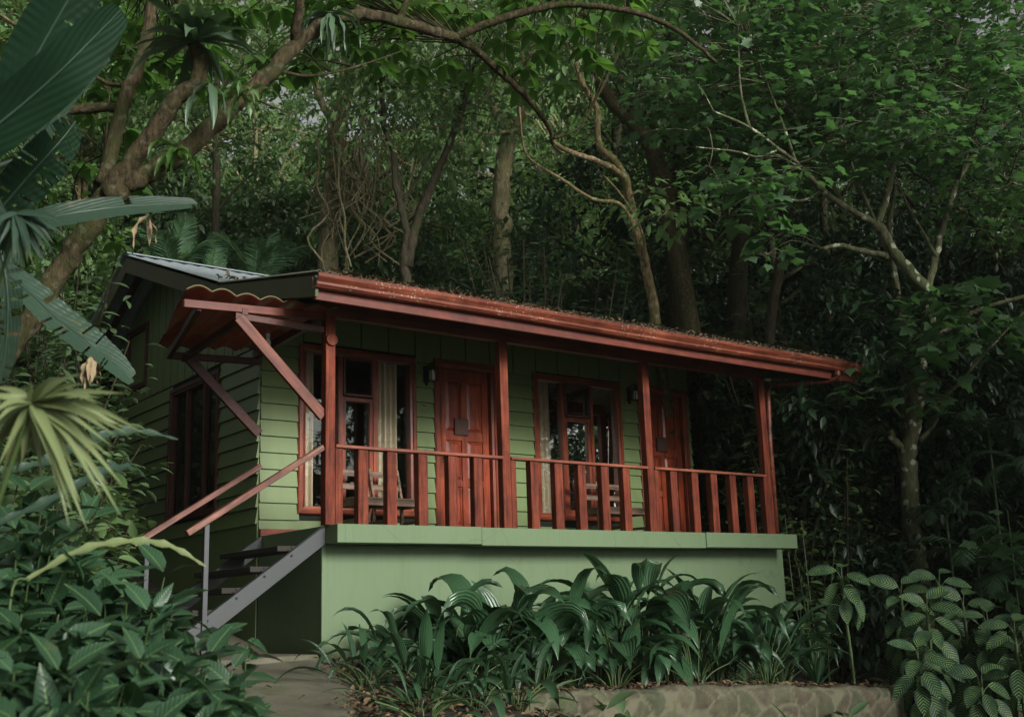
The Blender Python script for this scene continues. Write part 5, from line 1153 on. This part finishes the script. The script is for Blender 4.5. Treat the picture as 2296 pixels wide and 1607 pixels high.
# ---- left foreground: banana, fan palms, broad leaved shrubs
bn = gbase(-260, 5.6); ban = empty("banana_plant", "large banana plant at the left edge, leaves reaching in from outside", "banana plant", tuple(bn))
mb = MB(); hub = pd(-240, 560, 5.6)-bn; mb.tube(smooth_path([(0, 0, 0), hub*.5+np.array([.03, 0, 0]), hub], 5), np.linspace(.13, .07, 11), 14); mb.build("stem", m_stem, ban, 0, True)
br = np.random.default_rng(31)
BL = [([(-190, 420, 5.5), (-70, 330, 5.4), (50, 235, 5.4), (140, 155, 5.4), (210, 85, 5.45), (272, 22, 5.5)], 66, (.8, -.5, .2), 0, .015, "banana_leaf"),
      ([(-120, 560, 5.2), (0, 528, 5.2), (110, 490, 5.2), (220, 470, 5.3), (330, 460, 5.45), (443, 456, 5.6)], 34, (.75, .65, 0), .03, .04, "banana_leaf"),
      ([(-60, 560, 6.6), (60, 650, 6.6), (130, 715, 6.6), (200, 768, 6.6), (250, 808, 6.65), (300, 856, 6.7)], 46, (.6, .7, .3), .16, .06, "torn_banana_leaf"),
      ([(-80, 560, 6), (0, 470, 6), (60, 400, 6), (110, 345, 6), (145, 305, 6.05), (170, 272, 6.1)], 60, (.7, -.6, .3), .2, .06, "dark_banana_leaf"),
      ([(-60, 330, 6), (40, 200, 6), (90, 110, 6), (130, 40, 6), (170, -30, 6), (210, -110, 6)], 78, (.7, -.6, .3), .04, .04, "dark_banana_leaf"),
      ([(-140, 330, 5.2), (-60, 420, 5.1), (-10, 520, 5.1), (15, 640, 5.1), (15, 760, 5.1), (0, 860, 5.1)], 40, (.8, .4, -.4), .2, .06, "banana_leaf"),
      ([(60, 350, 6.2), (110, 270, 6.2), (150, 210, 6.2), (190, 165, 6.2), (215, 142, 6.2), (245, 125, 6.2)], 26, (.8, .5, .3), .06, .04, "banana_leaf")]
for px, hwid, nv, tear, wav, nm in BL:
    P = smooth_path([pd(*q)-bn for q in px], 14); tt = px[2][2]; m = len(P); f = np.linspace(0, 1, m); w = hwid*tt/F*np.clip(np.sin(np.pi*np.clip(f*.86+.10, 0, 1))**.45, .02, 1); w[-1] = .004
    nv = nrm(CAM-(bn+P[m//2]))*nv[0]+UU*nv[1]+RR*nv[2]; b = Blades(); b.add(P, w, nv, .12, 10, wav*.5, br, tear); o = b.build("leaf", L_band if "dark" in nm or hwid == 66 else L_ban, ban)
    mb = MB(); mb.tube(np.vstack([smooth_path([hub, (hub+P[0])/2+np.array([0, 0, .1]), P[0]], 3)[:-1], P]), np.concatenate([np.full(6, .016), np.linspace(.011, .002, m)]), 6, False); mb.build("midrib", L_ban, o, 0, True)
def dry_flags(c, n, seed, lab):
    return rosette("dry_leaf", lab, "dead leaf", c, n, .24, .018, 1.2, m_straw, seed, (-1.3, -.6), .5)
dry_flags(pd(205, 800, 6.5), 7, 160, "withered brown leaf strips hanging under the torn banana leaf")
dry_flags(pd(332, 485, 6.4), 3, 161, "withered brown strip hanging under the long banana leaf")

def fan(name, label, hubp, tips, w, mat, seed, stalk=None, dz=.2):
    r = np.random.default_rng(seed); h0 = pd(*hubp); b = gbase(stalk[0], stalk[1]); root = empty(name, label, "palm", tuple(b)); mb = MB()
    mb.tube(smooth_path([(0, 0, 0), (h0-b)*np.array([.3, .3, .6]), h0-b], 5), np.linspace(.014, .006, 11), 7, False); mb.build("stalk", m_stem, root, 0, True)
    tips = sorted(tips, key=lambda q: math.atan2(q[1]-hubp[1], q[0]-hubp[0])); T2 = []
    for a_, b_ in zip(tips, tips[1:]):
        k_ = r.uniform(.75, 1.0); T2 += [a_, (hubp[0]+((a_[0]+b_[0])/2-hubp[0])*k_, hubp[1]+((a_[1]+b_[1])/2-hubp[1])*k_)]
    for (u, v) in T2+[tips[-1]]:
        t = hubp[2]+r.uniform(-dz, dz); e = pd(u, v, t); L = np.linalg.norm(e-h0); m = (h0+e)/2+np.array([0, 0, .07*L])+r.normal(0, .004, 3); P = smooth_path([h0, m, e], 5)-b
        ww = w*np.array([.4, .9, 1.1, 1.05, .95, .85, .7, .55, .38, .2, .05]); bl = Blades(); bl.add(P, ww*r.uniform(.75, 1.2), nrm(CAM-h0)*1.2+np.array([0, 0, .5])+r.normal(0, .2, 3), .5, 2, 0, r); bl.build("leaflet", mat, root)
    return root
tv = lambda L: [(x*.498, 807+y*.498) for x, y in L]
fan("fan_palm", "sunlit yellow green fan palm leaf, blurred, at the left edge", (72, 901, 3.2),
    tv([(-80, 175), (-60, 260), (-30, 120), (300, 75), (370, 60), (370, 150), (340, 185), (465, 200), (430, 240), (560, 150), (530, 290), (655, 330), (520, 340), (550, 560), (500, 440), (545, 700), (460, 620), (395, 770), (360, 640), (310, 745), (325, 690), (250, 560), (190, 530), (70, 530), (0, 560), (-60, 480), (-80, 380), (120, 420)]), .0125, L_fan, 170, (-120, 3.3))
fan("fan_palm", "grey green drooping fan palm leaf hanging under the long banana leaf at the left edge", (38, 478, 4.6),
    [(10, 590), (22, 600), (35, 585), (50, 610), (62, 590), (75, 600), (90, 580), (105, 595), (125, 575), (150, 530), (165, 510), (-10, 580), (-20, 560), (120, 545), (-30, 520)], .014, L_ban, 171, (-150, 4.7))
def fg_shrub(u, vt, t, W, n, leaf, seed, label, mat=None, T=None):
    r = np.random.default_rng(seed); b = gbase(u, t); b[2] = min(b[2], pd(u, vt, t)[2]-.35); H = pd(u, vt, t)[2]-b[2]; root = empty("broadleaf_shrub", label, "shrub", tuple(b), 0, "broadleaf shrubs in the left foreground"); mb = MB(); A = []
    for i in range(n):
        a = r.uniform(0, 6.283); rr = W*math.sqrt(r.uniform(0, 1)); f = r.uniform(.3, 1)*(1-.35*(rr/W)**2); e = np.array([math.cos(a)*rr, math.sin(a)*rr, H*f])
        P = smooth_path([np.array([math.cos(a)*rr*.35, math.sin(a)*rr*.35, 0]), np.array([math.cos(a)*rr*.6, math.sin(a)*rr*.6, H*f*.6]), e], 4); mb.tube(P, np.linspace(.006, .003, len(P)), 5, False)
        T_ = nrm(P[-1]-P[-3])
        for j in range(11):
            k = -1-int(j*.5); q = P[max(k, -len(P)+2)]+r.normal(0, .008, 3); az = j*2.4+r.normal(0, .3); el = r.normal(-.05, .35)+(.35 if j < 3 else 0)
            dv = np.array([math.cos(az)*math.cos(el), math.sin(az)*math.cos(el), math.sin(el)])*.9+T_*.3; A.append((q+dv*.015, dv, np.array([r.normal(0, .45), r.normal(0, .45)-.3, 1]), leaf*r.uniform(.65, 1.2)))
    mb.build("stems", m_stem, root, 0, True)
    o = leaf_mesh("foliage", T or T_WIDE, [q[0] for q in A], [q[1] for q in A], [q[2] for q in A], [q[3] for q in A], [q[3]*r.uniform(.7, .95) for q in A], mat or L_fg, root, True); return root
FG = [(20, 1075, 4.9, .42, 46, "topmost at the left edge below the fan palm"), (150, 1120, 5.3, .42, 46, "behind the front row, below the fan palm's tips"), (270, 1220, 4.9, .40, 46, "rising in the middle of the group"), (60, 1240, 4.2, .40, 44, "at the left edge, halfway down"),
      (390, 1310, 4.9, .34, 40, "reaching the stair's foot"), (200, 1360, 4.1, .38, 44, "in the front row, left of the middle"), (350, 1430, 4.1, .34, 42, "in the front row beside the path"), (40, 1440, 3.7, .34, 40, "in the bottom left corner"), (470, 1500, 4.4, .24, 26, "lowest beside the path"), (180, 1520, 3.5, .30, 36, "at the bottom edge, left of the path"), (330, 1560, 3.7, .28, 30, "at the bottom edge nearest the path")]
for i, (u, vt, t, W, n, lab) in enumerate(FG): fg_shrub(u, vt, t, W, int(n*1.3), .165, 300+i, "broad leaved shrub "+lab)
fg_shrub(555, 1400, 5.4, .16, 5, .16, 320, "lone stem of broad leaves in front of the stair's lower end")
fg_shrub(505, 1420, 5.6, .10, 3, .15, 321, "short pale stemmed sprig left of the lone stem")
for i, (px, w, lab) in enumerate((([(-20, 1060, 4.4), (90, 1040, 4.5), (200, 990, 4.6), (300, 968, 4.7), (400, 985, 4.8)], 16, "long wavy green leaf reaching right in front of the cabin's left wall"),
                                  ([(-20, 1180, 4.4), (120, 1120, 4.5), (230, 1060, 4.6), (290, 1050, 4.7), (337, 1078, 4.8)], 17, "second wavy green leaf below the first, left of the side window"),
                                  ([(60, 1300, 4.6), (180, 1235, 4.7), (290, 1215, 4.8), (380, 1225, 4.85), (462, 1270, 4.9)], 13, "pale wavy edged leaf crossing in front of the handrail post"))):
    b0 = gbase(px[0][0]-80, 4.5); o = empty("ginger_leaf", lab, "leaf", tuple(b0)); P = smooth_path([pd(*q)-b0 for q in px], 6); f = np.linspace(0, 1, len(P)); w_ = w*4.7/F*np.sin(np.pi*np.clip(f*.9+.08, 0, 1))**.6; w_[-1] = .002
    b = Blades(); b.add(P, w_, (-.2, -.6, .75), .3, 6, .35, br); b.build("blade", L_fan if i == 2 else L_ban, o); mb = MB(); mb.tube(smooth_path([(0, 0, 0), P[0]*np.array([.5, .5, .6]), P[0]-nrm(P[2]-P[0])*.06, P[0]+nrm(P[2]-P[0])*.01], 4), .006, 6, False); mb.build("stalk", m_stem, o, 0, True)
# leafy background between banana and cabin
for i, (u, t, vt, W, n, lf, m_, T_, lab) in enumerate(((60, 9.5, 560, .9, 1700, .14, L_under, T_LEAF, "leafy bush behind the arching tree's trunk"), (-60, 8.5, 700, .8, 1200, .14, L_under, T_LEAF, "leafy bush at the left edge behind the banana"), (130, 10.5, 1000, .6, 900, .12, L_far2, T_LEAF, "dark bush beside the cabin's far left corner"), (40, 7.5, 1010, .6, 700, .14, L_far2, T_WIDE, "dark bush behind the fan palm"), (-160, 7, 900, .7, 700, .16, L_under, T_WIDE, "bush outside the left edge behind the banana stem"))):
    bush("side_bush", lab, "bush", u, t, vt, W, n, lf, T_, m_, B_dark, 400+i)

# unseen trees added around the viewer to darken the clearing, also mirrored in panes
for i, (k, x, y, sc) in enumerate(((7, -13, -7, 1), (2, -10.5, -1.5, 1.1), (7, -9.5, 2.5, .9), (1, -11, 6.5, 1), (3, -7.5, 1.0, 1.2), (5, -16, -13, 1), (0, 13.5, -8.5, 1.0), (7, 10.5, -12, 1), (7, 15.5, -5.5, 1.1), (7, 14, -12, 1.05), (3, 8.0, -10.5, 1.5), (3, 4.5, -17, .8), (3, -1.5, -19, .8), (3, -7, -17.5, .9), (3, 12, -6, 1.3), (2, 18, -10, 1.2), (4, 7, -18, 1.2))):
    o = copy_tree(TP[k]); o.location = (x, y, -2.6+(1.2 if x < 0 else 0)); o.rotation_euler = (0, 0, i*1.3); o.scale = (sc, sc, sc)
    o['label'] = "out of view tree added around the clearing to darken it and mirror in the window panes"; o['group'] = "out of view trees added to darken the clearing"; o['category'] = "tree"; o.name = "added_shade_tree"

# forest air
def haze_box():
    m, t, out = mat_base("haze_air"); v = N(t, "ShaderNodeVolumePrincipled"); v.inputs['Color'].default_value = (.86, .95, .84, 1); v.inputs['Density'].default_value = .0005; v.inputs['Anisotropy'].default_value = .3
    t.links.new(v.outputs[0], out.inputs['Volume']); mb = MB(); mb.box(-40, 75, -32, 68, -9, 34); o = mb.build("haze", m); o['kind'] = 'stuff'
haze_box()
